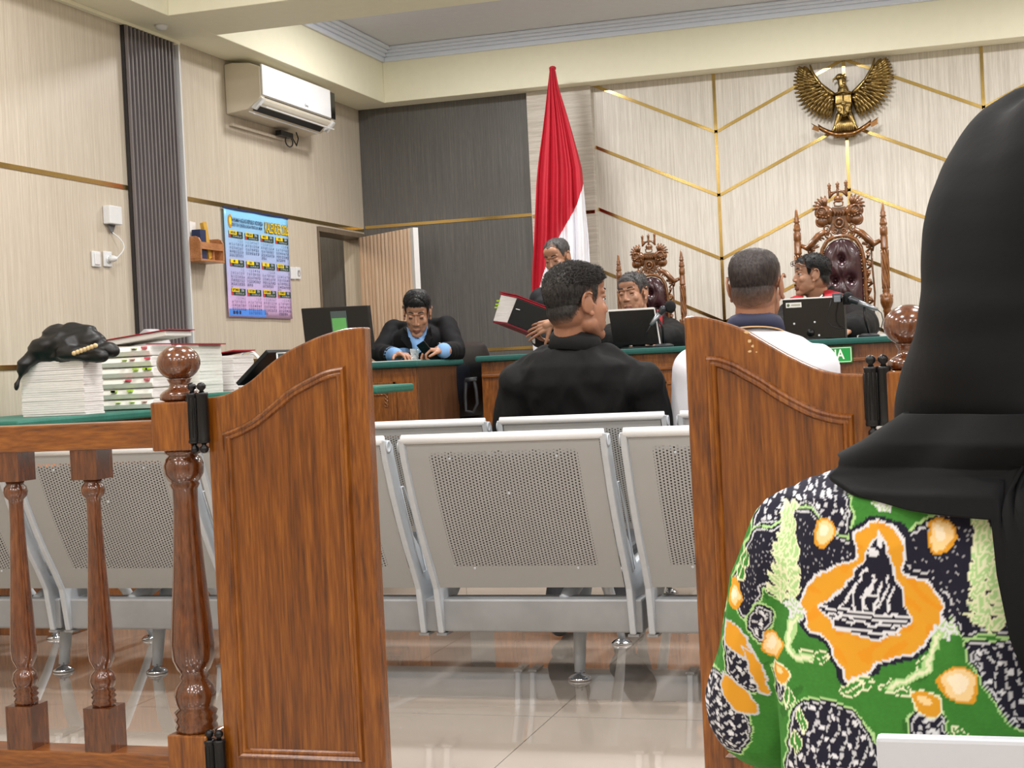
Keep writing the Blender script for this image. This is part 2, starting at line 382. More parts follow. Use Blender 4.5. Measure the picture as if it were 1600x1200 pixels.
# gold inlay strips
g = MB(); zs = 1.857
g.bb(XW, XW+.004, 3.2, 6.37, zs-.011, zs+.011).bb(XW, XW+.004, 6.845, YW-.01, zs-.011, zs+.011)
g.bb(XW, XW+.004, 3.2, 6.37, 1.0, 1.022).bb(XW, XW+.004, 6.845, DY0-.02, 1.0, 1.022)
structure(g, 'trim_5', MT['gold'])
g = MB().bb(XW+.01, -2.661, YW-.004, YW, 1.866, 1.886).bb(XW+.8, -2.661, YW-.004, YW, 1.015, 1.035)
g.bb(-2.655, -2.245, YW-.054, YW-.05, 1.85, 1.87)
structure(g, 'trim_6', MT['gold'])
g = MB(); YG = YW-.0035
XV = [-2.236, -1.466, -.678, .114, .90, 1.69, 2.48, 3.27, 4.06]
def strip(a, b, w=.0095):
    a = V(a[0], YG, a[1]); b = V(b[0], YG, b[1]); d = (b-a).normalized(); n = V(-d.z, 0, d.x)*w
    g.prism([a+n, a-n, b-n, b+n], (0, .0035, 0))
for i, x in enumerate(XV):
    if i: strip((x, .3), (x, SOF))
    if i+1 < len(XV):
        for k in range(5):
            hi, lo = 2.664-.392*k, 2.296-.392*k
            za, zb = (hi, lo) if i % 2 == 0 else (lo, hi)
            if k == 4 and lo < .3: continue
            strip((x, za), (XV[i+1], zb))
structure(g, 'trim_7', MT['gold'])
# dark ribbed panel on the left wall
rb_ = MB(); s = MB().bb(XW+.001, XW+.02, 6.375, 6.84, .02, SOF-.02)
for k in range(13):
    y = 6.378+k*.0358; rb_.bb(XW+.0205, XW+.038, y, y+.0125, .02, SOF-.02)
o = s.build('ribbed_wall_panel', plain('dark_backing', C(40,37,38), .5, nscale=8), label='dark grey vertical ribbed wall panel on the left wall', cat='wall panel')
rb_.build('ribs', plain('grey_ribs', C(112,106,106), .38, nscale=8), o, kind='stuff', bevel=.003)
MB().bb(XW+.001, XW+.05, 6.842, 6.856, .02, SOF-.03).build('edge_strip', MT['wtrim'], o, label='bright aluminium edge strip')
# raised platform under the bench
structure(MB().bb(-3.83, 4.29, 6.05, YW-.002, .001, .2), 'floor_platform', MT['floor'])

# side door leaf standing open
A = pxx(562, 362, XW+.02); A = V(XW+.03, 9.2, 0); d = V(.80, -.60, 0).normalized(); n = V(d.y, -d.x, 0)
dr = empty('door_1', V(A.x, A.y, .2), None, None); dr['kind'] = 'structure'
top = 1.80
def slab(a, b, z0, z1, t, off=0):
    a = A+d*a+n*off; b = A+d*b+n*off
    return [V(a.x, a.y, z0), V(b.x, b.y, z0), V(b.x, b.y, z1), V(a.x, a.y, z1)], n*t
P, t = slab(0, .64, .215, top, .033); dm = MB().prism(P, t)
rib_ = []
for i in range(141):
    s_ = .64*i/140; a_ = A+d*s_+n*(.034+.0045*abs(math.sin(s_/.64*math.pi*14))); rib_.append([V(a_.x, a_.y, z_) for z_ in (.215, top)])
dm.grid(rib_); dm.build('door_panel', MT['door'], dr, fixn=False)
P, t = slab(.641, .675, .215, top, .037); MB().prism(P, t).build('door_edge', MT['wtrim'], dr)
DOOR_N = n

# small ceiling fixture on the border
f = pxz(252, 39, SOF)
MB().lathe([(.03, 0), (.03, -.012), (.022, -.022), (.0, -.026)][::1], (f.x, f.y, SOF)).build('smoke_detector', MT['white'], label='small round white detector on the ceiling border', cat='smoke detector')

# ================================================================ WALL THINGS
def onwall(name, c, w, h, t, m, label, cat, grp=None, parent=None, bevel=.004):
    return MB().bb(XW+.001, XW+t, c.y-w/2, c.y+w/2, c.z-h/2, c.z+h/2).build(name, m, parent, bevel=bevel, label=label, cat=cat, group=grp)
c = pxx(148, 405, XW); o = onwall('light_switch', c, .066, .072, .012, MT['white'], 'white double light switch left of the socket with the plug', 'light switch')
MB().bb(XW+.0125, XW+.017, c.y-.02, c.y+.02, c.z-.026, c.z+.026).build('rocker', MT['wtrim'], o, bevel=.003)
c = pxx(166, 405, XW); o = onwall('wall_socket', c, .066, .072, .012, MT['white'], 'white wall socket with a charger plugged in, under the white box', 'socket')
MB().lathe([(.02, 0), (.02, .004), (.0, .004)], (XW+.0125, c.y, c.z), (1,0,0)).build('socket_face', MT['wtrim'], o)
pl = MB().lathe([(.014, 0), (.016, .02), (.01, .035), (.004, .04)], (XW+.017, c.y+.002, c.z), (1,0,0)).build('power_plug', MT['white'], label='white plug pushed into the wall socket', cat='plug')
b = pxx(170, 337, XW)
o = onwall('wall_box', b, .105, .085, .04, MT['white'], 'white square device box on the left wall above the socket', 'electrical box')
cb = MB()
for k in range(7):
    y = b.y-.03+k*.01; cb.tube([(XW+.012, y, b.z-.04), (XW+.012, b.y+(y-b.y)*.6, b.z-.065), (XW+.012, b.y+.002, b.z-.085)], .0022, 6)
cb.build('wire_bundle', plain('grey_wire', C(120,120,124), .5), o)
pts = [(XW+.015, b.y, b.z-.08)]+[(XW+.015+.03*math.sin(t*3), b.y+.045*math.sin(t*3.1), b.z-.08-(b.z-.08-c.z)*t) for t in [i/14 for i in range(1, 14)]]+[(XW+.055, c.y+.002, c.z)]
MB().tube(pts, .003, 8).build('power_cord', MT['white'], pl)
c = pxx(456, 427, XW); onwall('light_switch', c, .066, .072, .012, MT['white'], 'white light switch just right of the calendar', 'light switch')
c = pxx(464, 427, XW); o = onwall('wall_socket', c, .064, .072, .012, MT['white'], 'white empty wall socket, right of the switch beside the calendar', 'socket')
MB().lathe([(.019, 0), (.019, .002), (.012, -.004), (0, -.004)], (XW+.0135, c.y, c.z), (1,0,0)).build('socket_face', plain('socket_grey', C(180,180,180)), o)

# wooden wall shelf and what stands in it
y0, z0 = 6.86, 1.525
sh = empty('wall_shelf', (XW, 7.08, z0), 'small wooden wall shelf left of the calendar', 'shelf')
y1 = 7.10
MB().bb(XW+.001, XW+.11, y0, y1+.012, z0, z0+.012).build('shelf_board', MT['shelfwood'], sh, bevel=.002)
def cheek(y):
    P = [(XW+.001, y, z0+.012), (XW+.11, y, z0+.012), (XW+.11, y, z0+.10), (XW+.10, y, z0+.12), (XW+.08, y, z0+.128), (XW+.001, y, z0+.128)]
    return MB().prism(P, (0, .012, 0))
cheek(y0).build('side_panel', MT['shelfwood'], sh, bevel=.002); cheek(y1).build('side_panel', MT['shelfwood'], sh, bevel=.002)
MB().bb(XW+.10, XW+.11, y0+.012, y1, z0+.062, z0+.098).build('front_rail', MT['shelfwood'], sh)
MB().bb(XW+.02, XW+.095, 7.02, 7.03, z0+.012, z0+.09).build('divider', MT['shelfwood'], sh)
MB().bb(XW+.04, XW+.09, 6.90, 6.96, z0+.013, z0+.165).build('notebook', MT['navycard'], bevel=.002, label='dark blue notebook standing in the wall shelf', cat='notebook')
R = Matrix.Rotation(.25, 3, 'X')
MB().box((XW+.075, 6.985, z0+.113), (.02, .035, .19), R).build('envelope', MT['goldcard'], label='tall golden card leaning in the wall shelf', cat='card')
MB().box((XW+.025, 6.93, z0+.115), (.01, .06, .19), Matrix.Rotation(-.05, 3, 'X')).build('printed_card', MT['paper'], label='white printed card behind the blue notebook in the shelf', cat='card')

# text helper: flat lettering standing in the plane spanned by ex (reading direction) and ez (up)
def text_mb(s, org, h, ex, ez, align='CENTER', sx=1.0, bold=0.0, ext=.0006, spacing=1):
    cu = bpy.data.curves.new('t', 'FONT'); cu.body = s; cu.align_x = align; cu.align_y = 'CENTER'; cu.size = 1; cu.offset = bold; cu.resolution_u = 3; cu.space_line = spacing
    o = bpy.data.objects.new('t', cu); COL.objects.link(o)
    dg = bpy.context.evaluated_depsgraph_get(); me = bpy.data.meshes.new_from_object(o.evaluated_get(dg))
    n = Vector(ex).cross(Vector(ez)); out = MB()
    out.add([Vector(org)+Vector(ex)*(v.co.x*h*sx)+Vector(ez)*(v.co.y*h)+n*ext for v in me.vertices], [list(p.vertices) for p in me.polygons])
    bpy.data.objects.remove(o); bpy.data.curves.remove(cu); bpy.data.meshes.remove(me); return out
EY, EZ, EX = V(0,1,0), V(0,0,1), V(1,0,0)

# calendar
def calm():
    m, t, b = nt('calendar_paper'); b.inputs['Roughness'].default_value = .35
    tc = t.nodes.new('ShaderNodeTexCoord'); sp = t.nodes.new('ShaderNodeSeparateXYZ'); t.links.new(tc.outputs['Object'], sp.inputs[0])
    mr = t.nodes.new('ShaderNodeMapRange'); mr.inputs[1].default_value = 0; mr.inputs[2].default_value = .6; t.links.new(sp.outputs[2], mr.inputs[0])
    r = t.nodes.new('ShaderNodeValToRGB'); e = r.color_ramp.elements; e[0].color = C(212,178,224); e[1].color = C(140,208,246); e[0].position = .12; e[1].position = .95
    x = e.new(.5); x.color = C(176,190,234); t.links.new(mr.outputs[0], r.inputs[0]); t.links.new(r.outputs[0], b.inputs['Base Color']); return m
cy0, cy1, cz0, cz1 = 7.305, 8.10, 1.252, 1.842
XC = XW+.016
cal = MB().grid([[V(XC-.003*abs(math.sin(j*.35)), cy0+(cy1-cy0)*j/20, cz0+(cz1-cz0)*i/12) for j in range(21)] for i in range(13)]).build('wall_calendar', calm(), thick=.001,
    label='blue and lilac year calendar hanging on the left wall', cat='calendar')
XT = XC+.0015
W, H = cy1-cy0, cz1-cz0
def cp(u, v, dx=0): return V(XT+dx, cy0+u*W, cz1-v*H)
def rect(u0, u1, v0, v1, dx=0): return MB().prism([cp(u0,v1,dx), cp(u1,v1,dx), cp(u1,v0,dx), cp(u0,v0,dx)], (.0004, 0, 0))
inkm = plain('ink_blue', C(30,44,92), .6); ygm = plain('print_yellow', C(248,214,24), .5, nscale=4, noise_amt=.02); dgm = plain('print_dark_green', C(24,60,52), .5); redm = plain('print_red', C(214,60,60), .5)
blm = plain('print_blue', C(78,142,236), .5); whm = plain('print_white', C(245,245,250), .5); orm = plain('emblem_ochre', C(196,146,52), .5)
MB().bb(XC-.004, XC+.003, cy0-.005, cy1+.005, cz1-.004, cz1+.006).build('hanging_rail', inkm, cal)
MB().tube([(XW+.004, 7.5, cz1), (XW+.01, 7.51, cz1+.02), (XW+.004, 7.52, cz1)], .0016, 6).build('hook', MT['iron'], cal)
q = MB()
for k in range(24):
    t = 2*math.pi*k/24; q.v.append(cp(.085+.034*math.cos(t)*.9, .115+.062*math.sin(t)))
q.f = [list(range(24))[::-1]]; q.m = [0]; q.s = [False]; q.build('emblem', orm, cal)
q = MB()
for k in range(24):
    t = 2*math.pi*k/24; q.v.append(cp(.085+.02*math.cos(t)*.9, .115+.036*math.sin(t), .0008))
q.f = [list(range(24))[::-1]]; q.m = [0]; q.s = [False]; q.join(rect(.075, .095, .09, .15, .001)); q.build('emblem_centre', ygm, cal)
ti = text_mb('MAHKAMAH AGUNG REPUBLIK INDONESIA', cp(.335, .10), .032, EY, EZ, sx=.62, bold=.012)
ti.join(text_mb('DIREKTORAT JENDERAL BADAN PERADILAN UMUM', cp(.335, .145), .026, EY, EZ, sx=.60, bold=.008)); ti.build('heading', inkm, cal)
text_mb('KALENDER 2026', cp(.80, .13, -.0003), .080, EY, EZ, sx=.53, bold=.05).build('title_outline', plain('ink_brown', C(120,84,30)), cal)
text_mb('KALENDER 2026', cp(.80, .13, .0006), .080, EY, EZ, sx=.53, bold=.012).build('title', ygm, cal)
months = 'JANUARI FEBRUARI MARET APRIL MEI JUNI JULI AGUSTUS SEPTEMBER OKTOBER NOVEMBER DESEMBER'.split()
import calendar as _cal
for i, mo in enumerate(months):
    u0 = .055+.24*(i % 4); v0 = .205+.265*(i//4); u1 = u0+.205
    bar = rect(u0, u1, v0, v0+.06).build('month_bar', dgm, cal)
    rect(u0+.004, u0+.115, v0-.004, v0+.032, .0005).build('month_tab', ygm, bar); rect(u0, u0+.022, v0+.035, v0+.06, .0005).build('sunday_mark', redm, bar)
    text_mb(mo, cp(u0+.06, v0+.014, .001), .019, EY, EZ, sx=.8, bold=.01).build('month_name', dgm, bar)
    text_mb('2026', cp(u0+.16, v0+.016, .0006), .018, EY, EZ, sx=.9).build('year', whm, bar)
    text_mb('S   S   R   K   J   S', cp(u0+.118, v0+.047, .0006), .013, EY, EZ, sx=1.0, bold=.02).build('weekday_row', whm, bar)
    nums = MB()
    for r_, row in enumerate(_cal.Calendar(6).monthdayscalendar(2026, i+1)):
        for c_, dnum in enumerate(row):
            if dnum: nums.join(text_mb(str(dnum), cp(u0+.012+c_*.030, v0+.088+r_*.034, 0), .021, EY, EZ, sx=.8, bold=.01))
    nums.build('day_numbers', inkm, cal)
rect(.01, .56, .925, .99).build('footer_band', blm, cal)
ic = MB()
for k in range(3):
    o_ = cp(.075+.045*k, .957, .0007); ic.add([o_+V(0, .011*math.cos(t), .011*math.sin(t)) for t in [2*math.pi*j/14 for j in range(14)]], [tuple(range(14))])
ic.build('footer_icons', inkm, cal)

# air conditioner
ac = empty('air_conditioner', (XW, 7.9, 2.36), 'white split air conditioner high on the left wall', 'air conditioner')
ya, yb = 7.42, 8.40; XF = pxx(399, 111, 0).x
P = [(XW+.001, ya, 2.36), (XW+.13, ya, 2.375), (XW+.205, ya, 2.425), (XW+.215, ya, 2.445), (XW+.215, ya, 2.60), (XW+.15, ya, 2.625), (XW+.05, ya, 2.635), (XW+.001, ya, 2.63)]
MB().prism(P, (0, yb-ya, 0)).build('housing', plain('ivory_plastic', C(216,208,190), .4, noise_amt=.01), ac, bevel=.006)
MB().bb(XW+.216, XW+.226, ya+.005, yb-.07, 2.447, 2.612).build('front_panel', plain('gloss_white', C(240,242,246), .15, noise_amt=.005), ac, bevel=.002)
MB().bb(XW+.216, XW+.224, yb-.07, yb, 2.447, 2.605).build('display_panel', MT['screen'], ac, bevel=.002)
text_mb('Gree', V(XW+.2265, 7.98, 2.468), .022, EY, EZ, bold=.01).build('brand_mark', plain('grey_print', C(90,90,96)), ac)
a0, a1 = V(XW+.212, 0, 2.443), V(XW+.135, 0, 2.378)
q = MB(); nrm = V(.65, 0, -.76)
q.prism([V(a0.x, ya+.05, a0.z)+nrm*.002, V(a1.x, ya+.05, a1.z)+nrm*.002, V(a1.x, yb-.05, a1.z)+nrm*.002, V(a0.x, yb-.05, a0.z)+nrm*.002], nrm*.002)
q.build('air_outlet', MT['black'], ac)
q = MB()
for k in range(16):
    y = ya+.09+k*.05; q.prism([V(a0.x-.006, y, a0.z-.004)+nrm*.002, V(a1.x+.02, y+.03, a1.z+.02)+nrm*.002, V(a1.x+.02, y+.036, a1.z+.02)+nrm*.002, V(a0.x-.006, y+.006, a0.z-.004)+nrm*.002], nrm*.004)
q.build('louvre_fins', plain('grey_plastic', C(84,78,70)), ac)
q = MB().prism([V(XW+.19, ya+.03, 2.40), V(XW+.23, ya+.03, 2.385), V(XW+.23, yb-.04, 2.385), V(XW+.19, yb-.04, 2.40)], (-.003, 0, -.006)).prism([V(XW+.14, ya-.0, 2.366), V(XW+.17, ya-.0, 2.352), V(XW+.17, yb-.12, 2.352), V(XW+.14, yb-.12, 2.366)], (-.003, 0, -.006))
q.build('flap', MT['white'], ac)
q = MB().prism([V(XW+.205, ya+.006, 2.44), V(XW+.15, ya+.006, 2.385), V(XW+.17, ya+.006, 2.372), V(XW+.222, ya+.006, 2.425)], (0, .03, 0)).prism([V(XW+.205, yb-.03, 2.44), V(XW+.15, yb-.03, 2.385), V(XW+.17, yb-.03, 2.372), V(XW+.222, yb-.03, 2.425)], (0, .028, 0))
q.build('outlet_end', MT['white'], ac)
q = MB().bb(XW+.001, XW+.02, 7.45, 8.1, 2.30, 2.315); q.build('pipe_cover', MT['wall'], ac)
rc = MB().bb(XW+.02, XW+.06, 7.98, 8.14, 2.315, 2.345).build('controller_box', MT['black'], ac, bevel=.003)
MB().tube([(XW+.04, 8.12+.05*math.sin(t), 2.325-.03*(1-math.cos(t))) for t in [i*.45 for i in range(15)]], .0035, 8).tube([(XW+.04, 8.16, 2.33), (XW+.05, 8.2, 2.28), (XW+.04, 8.25, 2.33), (XW+.04, 8.22, 2.37)], .0035, 8).build('cables', MT['dark'], ac)

# golden eagle emblem on the back wall
def eagle():
    c = V(-.682, YW-.05, 2.38); S = .001
    e = empty('eagle_emblem', (c.x, YW, 2.2), 'gilded eagle emblem with spread wings on the feature wall', 'wall emblem')
    bm_ = MB(); hd = MB()
    bm_.ell(c+V(0, 0, .01), (.05, .035, .085)).ell(c+V(-.002, 0, .075), (.034, .03, .055)).cap(c+V(0, 0, .08), c+V(-.012, 0, .155), .026, .02)
    hd.ell(c+V(-.018, -.004, .168), (.026, .022, .022)).cap(c+V(-.034, -.006, .168), c+V(-.056, -.006, .158), .010, .005).cap(c+V(-.056, -.006, .158), c+V(-.058, -.006, .142), .005, .002)
    hd.cap(c+V(0, 0, .175), c+V(.014, 0, .186), .01, .003).cap(c+V(.004, 0, .165), c+V(.02, 0, .168), .01, .003)
    for k in range(26):
        t = random.uniform(-1, 1); z = random.uniform(-.05, .14); bm_.ell(c+V(t*.034*(1-max(0, z)*3), -.032+abs(t)*.012+max(0,z)*.06, z), (.009, .006, .012), seg=8, rings=5)
    bm_.build('body', MT['brass'], e); hd.build('head', MT['brass'], e)
    for sg in (-1, 1):
        wng = MB(); root = c+V(sg*.045, 0, .05)
        tipc = c+V(sg*.20, -.0, .175)
        # leading edge arc from shoulder to wing tip
        wng.tube([root+V(0,0,0), c+V(sg*.085, -.012, .085), c+V(sg*.135, -.016, .135), c+V(sg*.175, -.012, .205), c+V(sg*.19, -.005, .26)], [.02, .018, .014, .01, .004], 10)
        for row, (n, L, w, lay) in enumerate(((23, .15, .016, 0), (19, .105, .014, -.012), (14, .065, .012, -.022), (10, .035, .012, -.028))):
            for k in range(n):
                s = k/(n-1)
                b0 = root.lerp(c+V(sg*.178, 0, .20), s)+V(sg*.01, lay, -.004)
                ang = math.radians(-78+s*142)      # from down-out to up
                LL = L*(.62+.55*math.sin(math.pi*min(1, s*.9+.12)))*(1 if s < .9 else .72)
                dv = V(sg*math.cos(ang)*.9, 0, math.sin(ang))
                tip = b0+dv*LL+V(sg*.012, 0, -.006)
                wng.tube([b0, b0.lerp(tip, .35)+V(0, -.004, 0), b0.lerp(tip, .75)+V(0, -.003, .004), tip+V(0, .004, .006)], [w*.6, w, w*.85, w*.25], 8, flat=1)
        wng.build('wing', MT['brass'], e)
        lg = MB().cap(c+V(sg*.03, 0, -.06), c+V(sg*.055, -.005, -.12), .022, .012).cap(c+V(sg*.055, -.005, -.12), c+V(sg*.075, -.01, -.155), .011, .008)
        for q in (-1, 0, 1): lg.cap(c+V(sg*.075, -.01, -.152), c+V(sg*.078+q*.014, -.02, -.17), .006, .003)
        lg.build('leg', MT['brass'], e)
    tl = MB()
    for k in range(9):
        a = (k-4)/4; tl.tube([c+V(a*.02, 0, -.07), c+V(a*.045, -.008, -.12), c+V(a*.056, -.002, -.195)], [.008, .012, .008], 8)
    tl.build('tail', MT['brass'], e)
    shl = MB(); P = [(-.045, .06), (-.048, 0), (-.03, -.045), (0, -.068), (.03, -.045), (.048, 0), (.045, .06)]
    shl.prism([c+V(a, -.052, b-.005) for a, b in P], (0, .02, 0)); so = shl.build('shield', MT['brass'], e, bevel=.006)
    q = MB().tube([c+V(-.05, -.055, .0), c+V(0, -.062, .01), c+V(.05, -.055, .0)], .006, 8).tube([c+V(0, -.058, .055), c+V(0, -.06, -.06)], .004, 8)
    q.tube([c+V(.022+.015*math.cos(t), -.058, -.03+.02*math.sin(t)) for t in [i*.6 for i in range(11)]], .0035, 6, closed=False).ell(c+V(0, -.058, 0), (.014, .008, .014))
    q.tube([c+V(-.025+.012*math.cos(t), -.058, -.03+.012*math.sin(t)) for t in [i*.6 for i in range(11)]], .0035, 6).tube([c+V(-.05,-.04,.062), c+V(0,-.06,.075), c+V(.05,-.04,.062)], .008, 8)
    q.build('shield_relief', MT['brass'], so)
    # banner ribbon
    rb = []; hs = []
    for k in range(25):
        s = k/24*2-1; rb.append((s*.155, -.03-.008*math.cos(s*9), -.175+.062*s*s*abs(s)**.3 - .004))
    P = [[c+V(x, y, z-.015), c+V(x, y-.004, z), c+V(x, y, z+.015)] for x, y, z in rb]
    rbo = MB().grid(P); 
    for sg in (-1, 1): rbo.prism([c+V(sg*.15, -.03, -.125), c+V(sg*.195, -.02, -.095), c+V(sg*.18, -.02, -.108), c+V(sg*.192, -.02, -.13), c+V(sg*.155, -.03, -.148)], (0, .004, 0))
    rbo.build('ribbon_banner', plain('bronze', C(150,110,70), .3, 1, .2), e, thick=.006)
eagle()
# ================================================================ PERFORATED BEAM SEATING
PITCHX = .617
def off_curve(P, d):
    out = []
    for i, p in enumerate(P):
        a = P[max(i-1, 0)]; b = P[min(i+1, len(P)-1)]; t = Vector((b[0]-a[0], b[1]-a[1])).normalized(); out.append((p[0]-t.y*d, p[1]+t.x*d))
    return out
BACK = [(3.815,.742),(3.812,.715),(3.822,.68),(3.84,.64),(3.865,.58),(3.90,.51),(3.945,.43),(3.99,.36),(4.025,.30)]
def bench(label, n=3, x0=-2.755):
    X1 = x0+n*PITCHX
    b = empty('seating_bench', ((x0+X1)/2, 4.1, 0), label, 'waiting bench', 'perforated metal waiting benches')
    MB().bb(x0+.02, X1-.0, 4.055, 4.14, .168, .262).build('beam', MT['beam'], b, bevel=.006)
    for k in range(n):
        cx = x0+PITCHX*(k+.5); hw = .2695
        # curved perforated backrest, UV in metres
        m = MB(); m.grid([[V(cx-hw+2*hw*j/8, y, z) for j in range(9)] for y, z in BACK])
        o = m.build('backrest', MT['perf'], b, fixn=False, thick=0)
        uv = o.data.uv_layers.new(name='UVMap'); arc = [0]
        for i in range(1, len(BACK)): arc.append(arc[-1]+math.hypot(BACK[i][0]-BACK[i-1][0], BACK[i][1]-BACK[i-1][1]))
        for lp in o.data.loops:
            i, j = divmod(lp.vertex_index, 9); uv.data[lp.index].uv = (-hw+2*hw*j/8, arc[i]-.225)
        # white rolled top edge
        MB().tube([V(cx-hw-.012, 3.812, .736), V(cx+hw+.012, 3.812, .736)], .0135, 14).build('top_roll', MT['white'], b, label='white rolled top edge')
        MB().grid([[V(cx-hw+.045, y, z), V(cx+hw-.045, y, z)] for y, z in off_curve(BACK[2:-1], .018)]).build('back_pad', MT['dark'], b, thick=.014, label='dark pad on the sitting side')
        MB().box((cx, 4.31, .375), (.5, .42, .035), Matrix.Rotation(.06, 3, 'X')).build('seat_pad', MT['dark'], b, bevel=.012, label='dark grey seat pad')
        MB().box((cx, 4.30, .352), (.53, .44, .008), Matrix.Rotation(.06, 3, 'X')).build('seat_pan', MT['metal'], b, bevel=.002)
        sc = MB()
        for u, i in ((-.15, 2), (.15, 2), (0, 4), (-.15, 7), (.15, 7)):
            y, z = BACK[i]; sc.ell((cx+u, y-.001, z), (.004, .002, .004), seg=10, rings=6)
        sc.build('panel_screws', MT['metal_l'], b)
        for sg in (-1, 1):
            x = cx+sg*(hw+.012)-.009
            A_ = off_curve(BACK, -.007); B_ = off_curve(BACK, .048)
            A_[0] = (3.798, .738); B_[0] = (3.84, .735)
            out = [(y, z) for y, z in A_]+[(4.045, .165), (4.11, .165), (4.16, .24), (4.30, .325), (4.50, .345), (4.50, .368), (4.25, .372), (4.10, .36)]+B_[::-1][2:]
            f = MB().prism([V(x, y, z) for y, z in out], (.018, 0, 0)).build('side_frame', MT['metal_l'], b, bevel=.004)
            MB().lathe([(.016, 0), (.018, .003), (.012, .003), (.010, .0005), (0, .0005)], V(x+(.018 if sg > 0 else -.0), 3.822, .718), (sg, 0, 0), 20).build('end_ring', MT['metal_l'], f)
            MB().tube([V(x+.009+sg*.0098, y, z) for y, z in [(3.90,.60),(3.95,.50),(4.0,.40),(4.04,.34),(4.065,.345),(4.03,.42),(3.98,.52),(3.92,.60),(3.90,.60)]], .0025, 6).build('rib', MT['metal_l'], f)
            MB().bb(x-.006, x+.024, 4.05, 4.145, .158, .165).ell((x+.009, 4.09, .158), (.01, .01, .006)).build('clamp', MT['beam'], f)
    cxm = (x0+X1)/2
    for sg in (-1, 1):
        x = cxm+sg*min(.695, n*PITCHX/2-.11)
        l = MB().tube([V(x, 4.10, .25), V(x, 4.30, .30), V(x, 4.43, .30), V(x, 4.56, .255), V(x, 4.70, .11), V(x, 4.765, .022)], [.022, .028, .028, .026, .022, .016], 12, flat=.7)
        l.tube([V(x, 4.44, .30), V(x, 4.32, .27), V(x, 4.245, .14), V(x, 4.22, .022)], [.026, .027, .022, .017], 12, flat=.7)
        lo = l.build('leg', MT['metal_l'], b)
        for y in (4.218, 4.765):
            MB().lathe([(.034, 0), (.034, .005), (.026, .012), (.010, .018), (.010, .028), (0, .03)], (x, y, .001)).build('foot', MT['chrome'], lo, label='round chrome foot')
    return b
b0 = bench('nearest perforated silver bench, middle one, seen through the open gate')
def cp_bench(dx, dy, label):
    c = copy_tree(b0, None, V(dx, dy, 0)); c['label'] = label; return c
L3 = 3*PITCHX
cp_bench(L3, 0, 'nearest-row perforated silver bench partly behind the right gate leaf')
bench('nearest-row single perforated silver seat at the left edge behind the balusters', 1, -2.757-PITCHX)
cp_bench(-.045+PITCHX*0, 1.03, 'second-row perforated silver bench in front of the man in black')
cp_bench(-.045+L3, 1.03, 'second-row perforated silver bench mostly behind the right gate leaf')
DXF = -.045

# ================================================================ BARRIER: RAIL, POSTS, GATES
YR = 2.755
def zat(x, y): return px(x, y, YR).z
def post(cx, label, hinge_sg):
    p = empty('newel_post', (cx, YR, 0), label, 'post', 'turned posts with ball tops at the gate')
    z = lambda y: px(275, y, YR).z
    MB().bb(cx-.045, cx+.045, YR-.045, YR+.045, z(703), z(627)).build('top_block', MT['wood'], p, bevel=.004)
    S = .0013
    prof = [(.030, z(627)), (.041, z(624)), (.041, z(616)), (.034, z(611)), (.024, z(607)), (.020, z(600)), (.024, z(594)), (.026, z(592))]
    MB().lathe(prof, (cx, YR, 0)).build('finial_neck', MT['turned'], p)
    pr = []; zc = z(567)
    for i in range(13):
        t = math.pi*(i/12)*.93+.0; pr.append((.0445*math.sin(math.pi*.07+t) if i < 12 else 0, zc-.037*math.cos(math.pi*.07+t)))
    MB().lathe(pr, (cx, YR, 0)).build('ball_finial', MT['turned'], p)
    Z = lambda y: z(y)
    prof = [(.038, Z(703)), (.038, Z(708)), (.030, Z(711)), (.037, Z(716)), (.0415, Z(726)), (.040, Z(740)), (.033, Z(750)), (.028, Z(753)), (.031, Z(757)), (.026, Z(764)), (.0255, Z(790)), (.028, Z(830)), (.032, Z(880)), (.037, Z(930)),
            (.042, Z(975)), (.045, Z(1005)), (.043, Z(1028)), (.034, Z(1044)), (.027, Z(1050)), (.030, Z(1055)), (.027, Z(1060)), (.038, Z(1070)), (.043, Z(1083)), (.041, Z(1097)), (.034, Z(1104)), (.044, Z(1110)), (.040, Z(1117)), (.044, Z(1122)), (.040, Z(1128)), (.044, Z(1134)), (.041, Z(1140))]
    MB().lathe(prof, (cx, YR, 0), seg=32).build('turned_shaft', MT['turned'], p)
    MB().bb(cx-.045, cx+.045, YR-.045, YR+.045, 0.001, Z(1140)).build('base_block', MT['wood'], p, bevel=.004)
    return p
XPL = px(266, 660, YR-.045).x
XPR = px(1383, 640, YR-.045).x+.045
post(XPL, 'turned wooden newel post with a ball top, left of the gate', 1)
post(XPR, 'turned wooden newel post with a ball top, right of the gate beside the headscarf', -1)
zt1, zt0 = px(120, 662, YR-.03).z, px(120, 704, YR-.03).z
zb = px(60, 1166, YR).z
def rail(xa, xb, lab):
    r_ = empty('balustrade', ((xa+xb)/2, YR, 0), lab, 'railing', 'wooden balustrades of the barrier')
    MB().bb(xa, xb, YR-.035, YR+.035, zt0, zt1).build('top_rail', MT['woodx'], r_, bevel=.004)
    MB().bb(xa, xb, YR-.035, YR+.035, zb-.07, zb).build('bottom_rail', MT['woodx'], r_, bevel=.004)
    for x in (xa+.15, xb-.05): MB().bb(x-.03, x+.03, YR-.03, YR+.03, .001, zb-.07).build('short_foot', MT['wood'], r_)
    return r_
